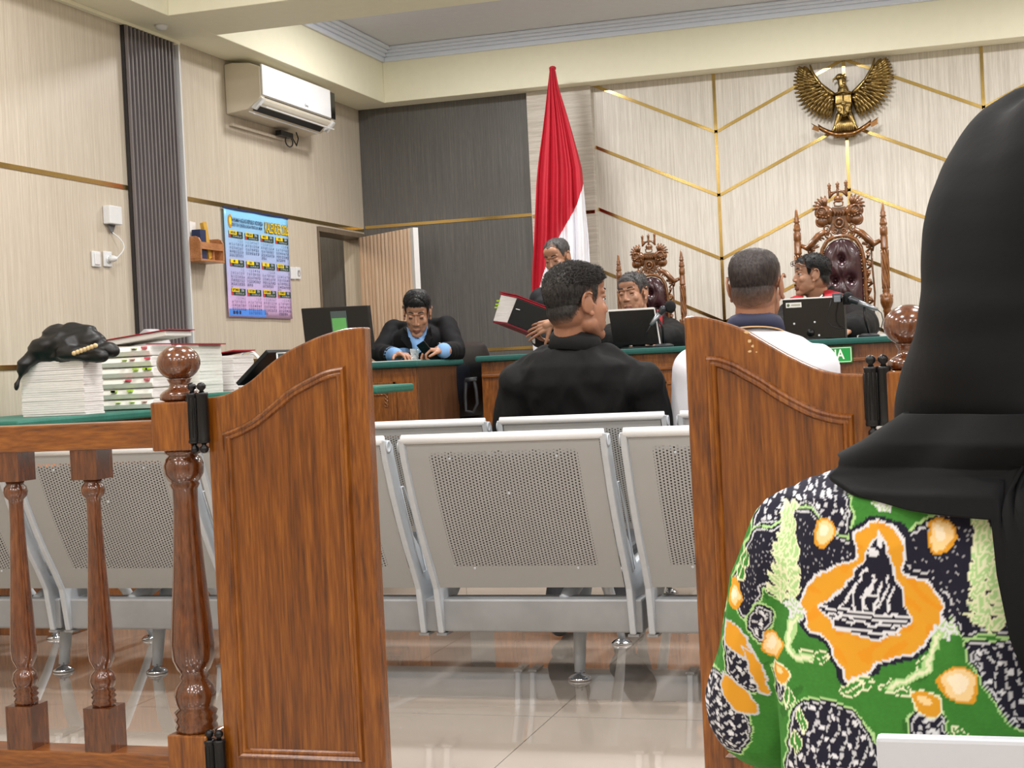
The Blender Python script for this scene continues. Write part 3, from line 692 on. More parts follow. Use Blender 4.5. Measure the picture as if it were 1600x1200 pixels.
def baluster(cx, par):
    z = lambda y: px(150, y, YR).z
    q = MB().bb(cx-.031, cx+.031, YR-.031, YR+.031, z(748), zt0).bb(cx-.031, cx+.031, YR-.031, YR+.031, zb, z(1102))
    prof = [(.020, z(749)), (.018, z(753)), (.024, z(758)), (.026, z(765)), (.024, z(772)), (.016, z(778)), (.015, z(785)), (.0155, z(820)), (.019, z(880)), (.023, z(940)), (.0265, z(990)), (.028, z(1015)), (.026, z(1030)), (.018, z(1042)), (.016, z(1046)),
            (.024, z(1052)), (.0275, z(1062)), (.024, z(1072)), (.020, z(1075)), (.027, z(1079)), (.022, z(1083)), (.027, z(1087)), (.022, z(1091)), (.026, z(1096)), (.024, z(1102))]
    q.lathe(prof, (cx, YR, 0), seg=24)
    return q.build('baluster', MT['turned'], par, bevel=0)
bl = rail(-3.55, XPL-.0455, 'wooden balustrade left of the gate with turned balusters')
xb2 = px(151, 1130, YR-.031).x; xb1 = px(29, 1130, YR-.031).x; dxb = xb2-xb1
k = 0
while xb2-k*dxb > -3.5: baluster(xb2-k*dxb, bl); k += 1
br_ = rail(XPR+.0455, 1.6, 'wooden balustrade right of the gate, behind the seated woman')
k = 1
while XPR+k*dxb < 1.5: baluster(XPR+.02+k*dxb, br_); k += 1

def leaf(top, mould, xl, xr, zbot, label, hx, name='gate_leaf'):
    yf, th = YR-.018, .036
    P = [px(a, b, yf) for a, b in top]
    for p in P: p.x = min(max(p.x, xl), xr)
    g = empty(name, (hx, YR, zbot), label, 'gate', 'swing gate leaves of the barrier')
    # dense outline with smooth curve
    C_ = []
    for i in range(len(P)-1):
        p0 = P[max(i-1, 0)]; p1 = P[i]; p2 = P[i+1]; p3 = P[min(i+2, len(P)-1)]
        for s in range(6):
            t = s/6; C_.append(.5*((2*p1)+(-p0+p2)*t+(2*p0-5*p1+4*p2-p3)*t*t+(-p0+3*p1-3*p2+p3)*t**3))
    C_.append(P[-1])
    C_[0] = V(xl, yf, C_[0].z); C_[-1] = V(xr, yf, C_[-1].z)
    out = [V(c.x, yf, c.z) for c in C_]+[V(xr, yf, zbot), V(xl, yf, zbot)]
    MB().prism(out, (0, th, 0)).build('board', MT['wood'], g, bevel=.004)
    Q = [px(a, b, yf) for a, b in mould]; D = []
    for i in range(len(Q)-1):
        p0 = Q[max(i-1, 0)]; p1 = Q[i]; p2 = Q[i+1]; p3 = Q[min(i+2, len(Q)-1)]
        for s in range(6):
            t = s/6; D.append(.5*((2*p1)+(-p0+p2)*t+(2*p0-5*p1+4*p2-p3)*t*t+(-p0+3*p1-3*p2+p3)*t**3))
    D.append(Q[-1]); zl = px(mould[0][0]+26, 1184, yf).z
    loop = [V(q.x, yf-.002, q.z) for q in D]+[V(D[-1].x, yf-.002, zl), V(D[0].x, yf-.002, zl)]
    loop = [q for i, q in enumerate(loop)]
    def inset(L, dd):
        n_ = len(L); res = []
        for i in range(n_):
            a = L[i-1]; b = L[i]; c = L[(i+1) % n_]
            e1 = (b-a).normalized(); e2 = (c-b).normalized(); n1 = V(e1.z, 0, -e1.x); n2 = V(e2.z, 0, -e2.x); s_ = n1+n2
            s_ = s_/max(.35, s_.dot(n1)) if s_.length > 1e-6 else n1
            res.append(b+s_*dd)
        return res
    def ring(o1, y1, o2, y2, mb):
        A_ = inset(loop, o1); B_ = inset(loop, o2); n_ = len(A_); base = len(mb.v)
        mb.v += [V(a.x, y1, a.z) for a in A_]+[V(b_.x, y2, b_.z) for b_ in B_]
        for i in range(n_): mb.f.append([base+i, base+(i+1) % n_, base+n_+(i+1) % n_, base+n_+i]); mb.m.append(0); mb.s.append(False)
    mo = MB(); Y0 = yf-.0005
    for a in ((0, Y0, .003, yf-.008), (.003, yf-.008, .007, yf-.010), (.007, yf-.010, .011, yf-.006), (.011, yf-.006, .014, yf-.0075), (.014, yf-.0075, .018, yf-.0065), (.018, yf-.0065, .021, Y0)): ring(a[0], a[1], a[2], a[3], mo)
    mo.build('moulding', MT['wood'], g)
    inn = inset(loop, .021); n_ = len(inn)
    MB().prism([V(q.x, yf-.0012, q.z) for q in inn], (0, .0004, 0)).build('inner_panel', grain('teak_inner_panel', C(72,35,7), C(107,57,11), C(134,79,22), (9,9,.5), .24, .35, .05, 3.5, 1.3), g)
    return g, yf
ML = [(348,675),(362,670),(380,662),(400,650),(428,627),(452,607),(480,591),(510,577),(540,571)]
MR = [(1102,556),(1125,557),(1150,566),(1170,577),(1195,591),(1219,607),(1247,623),(1275,636),(1305,644),(1334,647)]
TL = [(326,621),(346,618),(366,610),(392,594),(420,569),(450,548),(478,534),(502,524),(537,514),(569,511)]
TR = [(1070,495),(1086,494),(1110,498),(1135,505),(1162,515),(1185,528),(1207,541),(1230,554),(1256,567),(1280,577),(1305,583),(1335,585),(1364,585)]
gl, yf = leaf(TL, ML, px(326, 700, YR-.018).x, px(571, 560, YR-.018).x, .09, 'left swing leaf of the wooden gate with a curved top', px(326, 700, YR).x)
gr, yf = leaf(TR, MR, px(1073, 600, YR-.018).x, px(1367, 640, YR-.018).x, .09, 'right swing leaf of the wooden gate with a curved top and scuffed paint', px(1367, 640, YR).x)
# scuff marks on the right leaf
q = MB()
for (a, b, w, h) in ((1167,519,9,5),(1171,533,8,6),(1176,541,5,5),(1172,549,7,4),(1182,550,4,3)):
    c = px(a, b, yf-.0006); n_ = 9
    q.add([c+V(math.cos(t)*w*.0006*random.uniform(.6,1.1), 0, math.sin(t)*h*.0006*random.uniform(.6,1.1)) for t in [2*math.pi*k/n_ for k in range(n_)]], [tuple(range(n_))])
q.build('scuff_marks', plain('bare_wood', C(196,164,116), .6), gr)
def hinge(x, zc, L, leafobj):
    h = empty('spring_hinge', (x, YR, zc-L/2), 'x', 'hinge', 'black spring hinges of the gate')
    for sx in (-.0085, .013):
        m = MB().lathe([(.0125, -L/2), (.0135, -L/2+.004), (.0125, -L/2+.008), (.0125, L/2-.008), (.0135, L/2-.004), (.0125, L/2)], (x+sx, YR-.034, zc), seg=20)
        m.build('barrel', MT['iron'], h)
        for s_ in (-1, 1):
            MB().lathe([(.006, 0), (.004, .004), (.009, .009), (.0095, .014), (.006, .019), (.001, .021)], (x+sx, YR-.034, zc+s_*L/2), (0, 0, s_), 14).build('finial', MT['iron'], h)
    q = MB()
    for k in range(10): 
        t = 2*math.pi*k/10; q.cap((x-.0085+.0125*math.cos(t), YR-.034+.0125*math.sin(t), zc-L/2+.012), (x-.0085+.0125*math.cos(t), YR-.034+.0125*math.sin(t), zc+L/2-.012), .0015, seg=6, rings=2)
    q.build('ribs', MT['iron'], h)
    return h
xl_ = (XPL+.045+px(326, 700, YR-.018).x)/2-.002
h1 = hinge(xl_, px(316, 652, YR).z, px(316, 612, YR).z-px(316, 690, YR).z, gl); h1['label'] = 'upper black hinge between the left post and gate leaf'
h2 = hinge(xl_, px(340, 1185, YR).z, .095, gl); h2['label'] = 'lower black hinge on the left gate leaf'
xr_ = (XPR-.045+px(1367, 640, YR-.018).x)/2-.004
h3 = hinge(xr_, px(1372, 618, YR).z, .105, gr); h3['label'] = 'upper black hinge between the right gate leaf and post'
h4 = hinge(xr_, px(340, 1185, YR).z, .095, gr); h4['label'] = 'lower black hinge on the right gate leaf'
# ================================================================ DESKS
def wood_panel(g, x0, x1, yf, z0, z1, carve=True):
    "framed panel with small carved corner scrolls on a desk front"
    m = MB(); t = .008
    for a, b, c, d in ((x0, x1, z1-.014, z1), (x0, x1, z0, z0+.014), (x0, x0+.014, z0, z1), (x1-.014, x1, z0, z1)): m.bb(a, b, yf-t, yf-.0005, c, d)
    for a, b, c, d in ((x0+.03, x1-.03, z1-.036, z1-.03), (x0+.03, x1-.03, z0+.03, z0+.036), (x0+.03, x0+.036, z0+.03, z1-.03), (x1-.036, x1-.03, z0+.03, z1-.03)): m.bb(a, b, yf-t*.6, yf-.0005, c, d)
    m.build('panel_frame', MT['desk'], g, bevel=.002)
    if carve:
        q = MB()
        for sx, xx in ((1, x0+.045), (-1, x1-.045)):
            for sz, zz in ((1, z0+.045), (-1, z1-.045)):
                for k in range(4):
                    q.tube([(xx+sx*(k*.016+.008+.008*math.cos(t_)), yf-.004, zz+sz*(.007+.007*math.sin(t_))) for t_ in [i*.9 for i in range(7)]], .0032, 6)
                    if k: q.tube([(xx+sx*(.007+.007*math.cos(t_)), yf-.004, zz+sz*(k*.018+.008+.008*math.sin(t_))) for t_ in [i*.9 for i in range(7)]], .0032, 6)
        q.build('corner_carving', MT['carved'], g)
BT = px(900, 549, 6.9).z            # top of the green cloth on the bench
JB = empty('judges_bench', (-.5, 7.2, .2), 'long wooden judges bench with a green cloth edge', 'bench desk')
xL, xR = px(752, 600, 6.92).x, 1.7
MB().bb(xL, xR, 6.93, 7.50, .201, BT-.028).build('body', MT['desk'], JB, bevel=.003)
MB().bb(px(743, 558, 6.9).x, xR+.04, 6.88, 7.56, BT-.028, BT).build('green_cloth_top', MT['green'], JB, bevel=.011, label='dark green cloth covered top')
MB().bb(xL+.005, xR-.005, 6.912, 6.9295, BT-.105, BT-.09).build('front_moulding', MT['woodx'], JB, bevel=.003)
n_ = 5; ww = (xR-xL)/n_
for k in range(n_): wood_panel(JB, xL+k*ww+.10, xL+(k+1)*ww-.10+.04*(k < n_-1), 6.93, .30, BT-.16)
# nameplate KETUA
s1 = px(1331, 541, 6.905); s0 = px(1252, 545, 6.905); zs_ = px(1331, 566, 6.905).z
sg = MB().bb(s0.x, s1.x, 6.898, 6.908, zs_, s1.z).build('name_sign', MT['signgreen'], label='small green sign with white lettering on the bench front', cat='sign')
q = MB(); 
for a, b, c, d in ((s0.x+.003, s1.x-.003, s1.z-.006, s1.z-.003), (s0.x+.003, s1.x-.003, zs_+.003, zs_+.006), (s0.x+.003, s0.x+.006, zs_+.003, s1.z-.003), (s1.x-.006, s1.x-.003, zs_+.003, s1.z-.003)): q.bb(a, b, 6.8972, 6.898, c, d)
q.build('border_line', MT['signwhite'], sg)
text_mb('KETUA', V((s0.x+s1.x)/2, 6.897, (s1.z+zs_)/2), .062, V(1,0,0), V(0,0,1), sx=.80, bold=.02).build('lettering', MT['signwhite'], sg)

CT = px(650, 563, 6.4).z
CX = px(651, 600, 6.42).x
CD = empty('clerk_desk', (-2.95, 6.7, .2), 'wooden clerk desk with a green cloth top by the side door', 'desk')
MB().bb(-3.50, CX, 6.42, 6.98, .201, CT-.03).build('body', MT['desk'], CD, bevel=.003)
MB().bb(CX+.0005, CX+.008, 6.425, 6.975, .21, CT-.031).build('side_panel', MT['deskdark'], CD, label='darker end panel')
MB().bb(-3.54, CX+.025, 6.385, 7.03, CT-.03, CT).build('green_cloth_top', MT['green'], CD, bevel=.011)
wood_panel(CD, px(574, 600, 6.42).x-.42, px(619, 600, 6.42).x, 6.42, .35, px(600, 597, 6.42).z)

TT = .812
T1 = empty('prosecutor_table', (-3.5, 5.4, 0), 'long green-topped table along the left wall carrying the paper stacks', 'table')
MB().bb(XW+.02, -3.19, 4.50, 6.28, TT-.032, TT).build('green_top', MT['green_l'], T1, bevel=.009)
MB().bb(XW+.04, -3.24, 4.85, 6.24, .001, TT-.032).build('body', MT['desk'], T1)
MB().bb(XW+.04, -3.24, 4.82, 4.849, .001, TT-.032).build('end_panel', MT['desk'], T1)
T2z = px(585, 603, 5.6).z
T2 = empty('side_table', (-2.7, 5.8, 0), 'lower green-topped table in front of the clerk desk', 'table')
MB().bb(-3.12, px(592, 608, 5.6).x, 5.58, 6.0, T2z-.032, T2z).build('green_top', MT['green_l'], T2, bevel=.009)
q = MB()
for x in (-3.08, px(592, 608, 5.6).x-.22):
    for y in (5.62, 5.95): MB().bb(x-.02, x+.02, y-.02, y+.02, .001, T2z-.032).build('leg', MT['desk'], T2)

# orange bag under the near end
o = MB().loft([(V(-3.04, 4.27, z), .15*(1-.15*abs(z-.5)), .045, 0) for z in (.402, .42, .5, .58, .64, .68, .70)], e=3.5)
ob = o.build('orange_bag', MT['orange'], label='bright orange bag on the leftmost perforated seat', cat='bag')
MB().tube([(-3.04+.05*math.cos(t), 4.27, .69+.04*math.sin(t)) for t in [math.pi*i/12 for i in range(13)]], .006, 8).build('handle', MT['orange'], ob)

# ---------------------------------------------------------------- paper stacks
def stack(x0, x1, yf, dep, z0, z1, n, jit=.004, rot=0, red_top=False):
    m = MB(); c = V((x0+x1)/2, yf+dep/2, 0)
    for k in range(n):
        a = z0+(z1-z0)*k/n; b = z0+(z1-z0)*(k+1)/n-.0006
        m.box((c.x+random.uniform(-jit, jit), c.y+random.uniform(-jit, jit), (a+b)/2), (x1-x0, dep, b-a), Matrix.Rotation(rot+random.uniform(-.01, .01), 3, 'Z'))
    return m
yA = 4.96; a0, a1 = px(33, 600, yA), px(131, 600, yA); zA = px(80, 562, yA).z
o = stack(a0.x, min(a1.x, -3.2), yA, .13, TT+.001, zA, 26, .0015).build('paper_stack', MT['paperedge'], label='plain white block of papers under the black robe, leftmost on the table', cat='papers')
yB = 5.42; b0_, b1_ = px(147, 600, yB), px(252, 600, yB)
zb0 = TT+.001; zb1 = px(200, 541, yB).z; nB = 6; labs = ['bottom', 'second from the bottom', 'third from the bottom', 'third from the top', 'second from the top', 'top']
for k in range(nB):
    a = zb0+(zb1-zb0)*k/nB; b = zb0+(zb1-zb0)*(k+1)/nB-.0008
    dx = random.uniform(-.006, .006)
    c = empty('case_file', ((b0_.x+b1_.x)/2, yB+.11, a), 'white tabbed case file, %s of the pile behind the ball finial' % labs[k], 'file', 'white case files piled on the table')
    m = MB(); P = []
    x0_, x1_ = b0_.x+dx, min(b1_.x, -3.2)+dx
    sec = [(yB+.03, a+.001), (yB+.008, a+.004), (yB, (a+b)/2), (yB+.008, b-.004), (yB+.03, b), (yB+.22, b), (yB+.22, a+.001)]
    m.prism([V(x0_, y, z) for y, z in sec], (x1_-x0_, 0, 0)); m.build('file_cover', MT['foldpaper'], c, bevel=.002)
    stack(x0_+.012, x1_-.012, yB+.012, .2, a+.004, b-.003, 4, .001).join(MB().bb(x1_, x1_+.003, yB+.01, yB+.21, a+.004, b-.004)).build('pages', MT['paperedge'], c)
    t = MB(); tp = MB(); 
    for j in range(3):
        xx = random.uniform(x0_+.05, x1_-.02); (t if random.random() < .5 else tp).bb(xx, xx+.022, yB-.009, yB+.004, b-.012, b-.010 if random.random() < .5 else b-.004)
    if t.v: t.build('lime_tabs', MT['lime'], c)
    if tp.v: tp.build('pink_tabs', MT['pink'], c)
# lime notes sticking out
# folder lying on top, tilted, with a red cover
R = Matrix.Rotation(-.10, 3, 'Y')
cc = V((b0_.x+b1_.x)/2+.03, yB+.12, zb1+.030)
tf = empty('red_folder', cc, 'red-covered folder lying tilted on top of the white case files', 'folder')
MB().box(cc, (.30, .21, .022), R).build('pages', MT['paper'], tf, bevel=.003)
MB().box(cc+V(0, -.002, .0135), (.33, .225, .003), R).build('cover', MT['redcard'], tf)
MB().box(cc+V(-.15, -.112, -.008), (.02, .004, .02), R).build('tape', MT['skyblue'], tf)
yC = 5.72; c0, c1 = px(232, 600, yC), px(312, 600, yC); zC = px(300, 538, yC).z
stack(c0.x, c1.x, yC, .21, TT+.001, zC, 18, .0015, rot=.02).build('paper_stack', MT['foldpaper'], label='tall pale stack of files just right of the ball finial', cat='papers')
MB().box(((c0.x+c1.x)/2+.01, yC+.105, zC+.006), (c1.x-c0.x+.02, .22, .005), Matrix.Rotation(.05, 3, 'Y')).build('red_cover', MT['redcard'], label='thin red cover lying on the pale stack right of the ball finial', cat='folder')
yD = 6.02; d0, d1 = px(322, 600, yD), px(366, 600, yD); zD = px(345, 556, yD).z
o = stack(d0.x, d1.x, yD, .2, TT+.001, zD, 18, .0015).build('paper_stack', MT['paperedge'], label='narrow white paper stack with a pink tab, rightmost on the table', cat='papers')
m = MB(); cpt = px(339, 580, yD-.003)
m.ell(cpt, (.008, .002, .008), seg=10, rings=6).ell(cpt+V(.002, 0, -.014), (.006, .002, .005), seg=10, rings=6)
m.build('pink_tab', MT['pink'], o)
MB().box(((d0.x+d1.x)/2, yD+.1, zD+.012), (d1.x-d0.x+.02, .21, .004), Matrix.Rotation(-.12, 3, 'Y')).build('red_cover', MT['redcard'], label='red cover resting askew on the narrow stack with the pink tab', cat='folder')
# light grey rounded bag behind the stacks
g0 = px(236, 514, 6.08)
m = MB().loft([(V(g0.x, 6.08, z), .13*math.sqrt(max(0.02, 1-((z-TT-.12)/(g0.z-TT-.12))**2)) if z > TT+.12 else .13, .05, 0) for z in [TT+.001, TT+.03, TT+.12, TT+.18, TT+.22]+[TT+.12+(g0.z-TT-.12)*s for s in (.75, .85, .92, .97, .995)]], e=2.3)
m.build('grey_bag', MT['greyfab'], bevel=0, label='light grey round-topped bag behind the stacks of files', cat='bag')
# black robe heaped on the papers
rm = MB(); ra = lambda x, y, Y=5.02: px(x, y, Y)
rm.ell(ra(100, 540), (.12, .08, .055)).ell(ra(75, 545, 4.99), (.07, .07, .045)).cap(ra(90, 528), ra(150, 535), .055, .04).cap(ra(140, 540), ra(178, 548), .05, .02).cap(ra(60, 552, 4.98), ra(105, 556, 4.98), .035, .03)
rm.cap(ra(62, 548, 4.97), ra(38, 570, 4.93), .03, .022).cap(ra(38, 570, 4.93), ra(26, 605, 4.92), .022, .012).cap(ra(110, 518), ra(140, 520), .035, .03).cap(ra(95, 550, 4.95), ra(160, 556, 4.97), .025, .02)
rv = wrinkle(voxel(rm, .006, 14), .010, (7, 7, 13), 3)
ro = rv.build('black_robe', MT['robe'], label='crumpled black satin robe heaped on the leftmost papers', cat='robe')
m = MB(); 
for k in range(7): m.ell(ra(116+k*5.5, 552-k*2, 4.925), (.011, .007, .009), seg=10, rings=6)
m.build('tan_trim', plain('tan_braid', C(214,186,140), .6), ro)

# ---------------------------------------------------------------- clerk side equipment
def monitor(tl, tr, br, Y, name, label, stand_z, thick=.03, note=False, yawdep=0.0, yr=None):
    yr = Y if yr is None else yr
    A_, B_, D_ = px(*tl, Y), px(*tr, yr), px(*br, yr+.0)
    dn = D_-B_; P = [A_, B_, B_+dn, A_+dn]; nrm = (B_-A_).cross(dn).normalized(); 
    if nrm.y < 0: nrm = -nrm
    g = empty(name, V((A_.x+B_.x)/2, (A_.y+B_.y)/2+.05, stand_z), label, 'monitor')
    MB().prism(P, nrm*thick*.5).build('back_shell', MT['screen'], g, bevel=.004)
    ins = [p+nrm*thick*.5 for p in P]; MB().prism(ins, nrm*thick*.4).build('bezel', MT['black'], g, bevel=.002)
    c_ = sum(P, V(0,0,0))/4; iz = [c_+(p-c_)*.93+nrm*(thick*.9) for p in P]
    MB().prism(iz, nrm*.001).build('screen', MT['screen'], g)
    lowc = (P[2]+P[3])/2+nrm*.02
    MB().prism([V(lowc.x-.03, lowc.y+.01, stand_z+.012), V(lowc.x+.03, lowc.y+.01, stand_z+.012), V(c_.x+.03, c_.y+.03, c_.z), V(c_.x-.03, c_.y+.03, c_.z)], (0, .015, 0)).build('neck', MT['black'], g, bevel=.003)
    MB().lathe([(.09, 0), (.09, .006), (.04, .012), (0, .012)], (lowc.x, lowc.y+.02, stand_z+.0005)).build('stand_base', MT['black'], g)
    return g, P, nrm
g, P, n_ = monitor((470, 482), (574, 477), (582, 546), 6.52, 'monitor', 'black monitor with a green note taped on its back, on the clerk desk', CT, yr=6.46)
def onP(P, n_, u0, u1, v0, v1, off): 
    f = lambda u, v: P[0].lerp(P[1], u).lerp(P[3].lerp(P[2], u), v)-n_*off
    return [f(u0, v0), f(u1, v0), f(u1, v1), f(u0, v1)]
MB().prism(onP(P, n_, .44, .68, .10, .72, .0012), n_*-.0005).build('plastic_sleeve', plain('clear_sleeve', C(70,84,84), .2), g)
MB().prism(onP(P, n_, .455, .665, .26, .70, .0022), n_*-.0005).build('green_note', MT['notegreen'], g)
text_mb('INFO', (onP(P, n_, .56, .56, .36, .36, .0035)[0]), .012, V(1,0,0), V(0,0,1)).v and None

# second black sloping device and clear tray on the low table
p0, p1 = px(372, 603, 5.72), px(420, 551, 5.72)
dv = (p1-p0); up_ = V(-dv.z, 0, dv.x).normalized()
g = empty('laptop', V(p0.x, 5.8, T2z), 'black laptop lid sloping beside the narrow paper stack', 'laptop')
MB().prism([p0, p1, p1+up_*.018, p0+up_*.018], (0, .24, 0)).build('lid', MT['black'], g, bevel=.003)
MB().bb(p0.x-.0, p0.x+.24, 5.72, 5.96, T2z+.001, T2z+.018).build('keyboard_base', MT['black'], g, bevel=.003)
q0, q1 = px(416, 553, 5.75), px(470, 575, 5.75)
g = empty('acrylic_box', V((q0.x+q1.x)/2, 5.85, T2z), 'clear acrylic tray with white edges beside the laptop', 'tray')
xa, xb, za, zb_ = q0.x+.045, q0.x+.25, T2z+.019, q0.z
MB().bb(xa, xb, 5.76, 5.764, za, zb_).bb(xa, xb, 5.94, 5.944, za, zb_).bb(xa, xa+.004, 5.764, 5.94, za, zb_).build('walls', MT['acrylic'], g)
q = MB()
for a, b in (((xa, 5.76, zb_), (xb, 5.76, zb_)), ((xa, 5.94, zb_), (xb, 5.94, zb_)), ((xa, 5.76, zb_), (xa, 5.94, zb_)), ((xa, 5.76, za), (xa, 5.76, zb_)), ((xa+.05, 5.758, za), (xa+.05, 5.758, zb_))): q.tube([a, b], .0035, 6)
q.build('white_edges', MT['white'], g)
m = MB().tube([(-3.34+.10*s, 6.50+.0*s, CT+.01+.06*math.sin(3.1*s)) for s in [i/12 for i in range(13)]], .004, 8).tube([(-3.40+.15*s, 6.53, CT+.01+.075*math.sin(3.1*s)**.7) for s in [i/12 for i in range(1, 13)]], .005, 8)
m.build('cable_coil', MT['white'], label='loose pale cable looped on the clerk desk behind the laptop', cat='cable')
# papers, cup and phone by the clerk's hands
A_ = px(610, 562, 6.43)
MB().box((A_.x+.0, 6.50, CT+.0022), (.21, .14, .003), Matrix.Rotation(.2, 3, 'Z')).build('paper_sheet', MT['paper'], label='white paper sheet under the clerk hands on the desk', cat='paper')
c_ = px(648, 556, 6.5)
MB().lathe([(.017, 0), (.022, .05), (.021, .05), (.016, .003), (0, .003)], (c_.x, 6.50, CT+.0045)).build('plastic_cup', MT['acrylic'], label='small clear plastic cup on the desk before the clerk', cat='cup')

# office chair of the clerk
oc = empty('office_chair', (px(735, 600, 7.15).x-.2, 7.2, .2), 'black leather office chair at the end of the clerk desk', 'office chair')
Yc = 7.12
def P_(x, y, Y=Yc): return px(x, y, Y)
m = MB(); pr = [(706, 640, 26), (707, 610, 28), (706, 585, 28), (702, 560, 26), (698, 545, 20), (694, 537, 12)]
secs = []
for (xx, yy, hw) in [(728,650,.042),(729,622,.05),(729,598,.053),(727,575,.053),(724,556,.048),(720,543,.038),(715,535,.02)]:
    p = P_(xx, yy); secs.append((p, hw, .2, -.18))
m.loft(secs, e=2.6); m.build('backrest', MT['blackleather'], oc)
m = MB().loft([(p+V(.02, .03, 0), hw*.75, .205, -.18) for p, hw, _, _ in secs], e=2.6); m.build('back_shell', MT['black'], oc)
ps = P_(700, 650); MB().loft([(V(ps.x-.08, 7.30, z), .20*s, .2*s, 0) for z, s in ((.62, .9), (.64, 1), (.68, 1), (.70, .92))], e=3).build('seat', MT['blackleather'], oc)
for yy in (6.93, 7.42):
    f = lambda x, y: px(x, y, 6.93)+V(0, yy-6.93, 0)
    MB().tube([f(727, 594), f(745, 592)], .008, 10, flat=1.6).tube([f(728, 594), f(727, 620), f(728, 642), f(740, 645), f(746, 630), f(744, 610), f(741, 594)], .0085, 10).build('armrest', MT['dark'], oc)
cx_, cy_ = ps.x-.08, 7.36
MB().cap((cx_, cy_, .30), (cx_, cy_, .63), .028, .028).build('gas_column', MT['black'], oc)
for k in range(5):
    a = 2*math.pi*k/5+.3; e_ = V(cx_+.26*math.cos(a), cy_+.26*math.sin(a), .25)
    l = MB().tube([(cx_, cy_, .31), e_], [.024, .014], 10).build('base_leg', MT['black'], oc)
    MB().ell((e_.x, e_.y, .226), (.026, .018, .025)).build('caster', MT['dark'], l)

# ---------------------------------------------------------------- bench equipment
g, P, n_ = monitor((950, 485), (1022, 481), (1031, 538), 7.12, 'monitor', 'black monitor with a silver top edge before the left judge', BT, yr=7.05)
MB().prism([P[0]+V(0,0,.003), P[1]+V(0,0,.003), P[1]-V(0,0,.006)-n_*.001, P[0]-V(0,0,.006)-n_*.001], n_*-.004).build('silver_edge', MT['wtrim'], g)
MB().prism([P[1]+n_*.0, P[2]+n_*0, P[2]+V(.006,0,0), P[1]+V(.004,0,0)], n_*-.003).build('side_edge', MT['wtrim'], g)
g, P, n_ = monitor((1222, 468), (1317, 463), (1321, 529), 7.14, 'monitor', 'black monitor with a webcam and white sticker before the chief judge', BT, yr=7.05)
MB().prism([P[0]+V(0,0,.003), P[1]+V(0,0,.003), P[1]-V(0,0,.003)-n_*.001, P[0]-V(0,0,.003)-n_*.001], n_*-.003).build('silver_edge', MT['wtrim'], g)
st = MB().prism(onP(P, n_, .06, .32, .09, .21, .0012), n_*-.0004).build('sticker', MT['paper'], g)
c_ = onP(P, n_, .1, .1, .15, .15, .0022)[0]; MB().lathe([(.007, 0), (.007, .0005), (0, .0005)], c_, -n_).build('sticker_seal', plain('seal_green', C(90,110,70)), st)
MB().prism(onP(P, n_, .15, .30, .13, .17, .002), n_*-.0003).build('sticker_text', plain('sticker_grey', C(170,170,150)), st)
w_ = MB()
for u, v in ((.18, .60), (.52, .58), (.40, .80), (.58, .90)): w_.ell(onP(P, n_, u, u, v, v, .001)[0], (.005, .002, .005), seg=10, rings=6)
w_.build('screws', MT['white'], g)
c_ = onP(P, n_, .44, .44, .83, .83, .001)[0]; MB().lathe([(.018, 0), (.018, .003), (.006, .003), (.006, .006), (0, .006)], c_, -n_, seg=16).build('mount', MT['black'], g)
wc = px(1308, 463, 7.03)
wb = empty('webcam', V(wc.x, 7.03, P[1].z), 'small grey webcam clipped on the chief judge monitor', 'webcam')
MB().box(wc+V(0, .02, .003), (.045, .04, .026)).build('camera_body', plain('webcam_grey', C(70,76,84), .4), wb, bevel=.005)
MB().box(wc+V(0, -.006, -.012), (.03, .008, .03)).build('clip', plain('webcam_grey2', C(110,116,124), .4), wb, bevel=.003)
pts = [(1299,468),(1296,480),(1293,492),(1294,503),(1300,510),(1310,513),(1320,512)]
MB().tube([px(a, b, 7.02) for a, b in pts], .0022, 6).build('camera_cable', MT['black'], wb)
def mic(head, tail, stem, base, Y, label, foam):
    a, b = px(*head, Y), px(*tail, Y); bs = px(*base, Y)
    g = empty('microphone', V(bs.x, Y, BT), label, 'microphone', 'table microphones on the bench')
    MB().cap(a, a.lerp(b, .28), .017, .013).build('grille', plain('mic_grille', C(70,72,76), .35, .8), g)
    MB().tube([a.lerp(b, .28), a.lerp(b, .8), b], [.013, .010, .008], 14).build('mic_body', plain('mic_silver', C(150,154,160), .3, .7), g)
    MB().tube([a.lerp(b, .5), px(*stem, Y), V(bs.x, Y, BT+.015)], .006, 10).build('stem', MT['iron'], g)
    MB().lathe([(.048, 0), (.048, .008), (.03, .016), (0, .016)], (bs.x, Y, BT+.0005)).build('base', MT['dark'], g)
    if foam: MB().ell(px(*foam, Y+.02), (.028, .025, .03)).build('foam_windscreen', plain('foam', C(24,24,26), .95, bump=.6, nscale=200), g)
    return g, b
g, b = mic((1036,483), (1017,508), (1035,510), (1037,540), 7.0, 'microphone on a round stand beside the left judge monitor', (1047,479))
MB().tube([b, px(1012, 517, 7.0), px(1006, 526, 7.0)], .002, 6).build('mic_cable', MT['black'], g)
g, b = mic((1330,468), (1371,484), (1352,500), (1358,531), 7.06, 'slanted silver microphone right of the chief judge monitor', (1325,466))
pts = [(1371,484),(1377,489),(1380,500),(1377,512),(1370,520),(1360,527),(1345,530)]
MB().tube([px(a_, b_, 7.06) for a_, b_ in pts], .0025, 6).build('mic_cable', MT['black'], g)
c_ = px(1365, 526, 7.2)
MB().box((c_.x, 7.16, BT+.006), (.14, .18, .010), Matrix.Rotation(.1, 3, 'Z')).build('document', MT['paper'], label='white document lying on the bench right of the slanted microphone', cat='document')

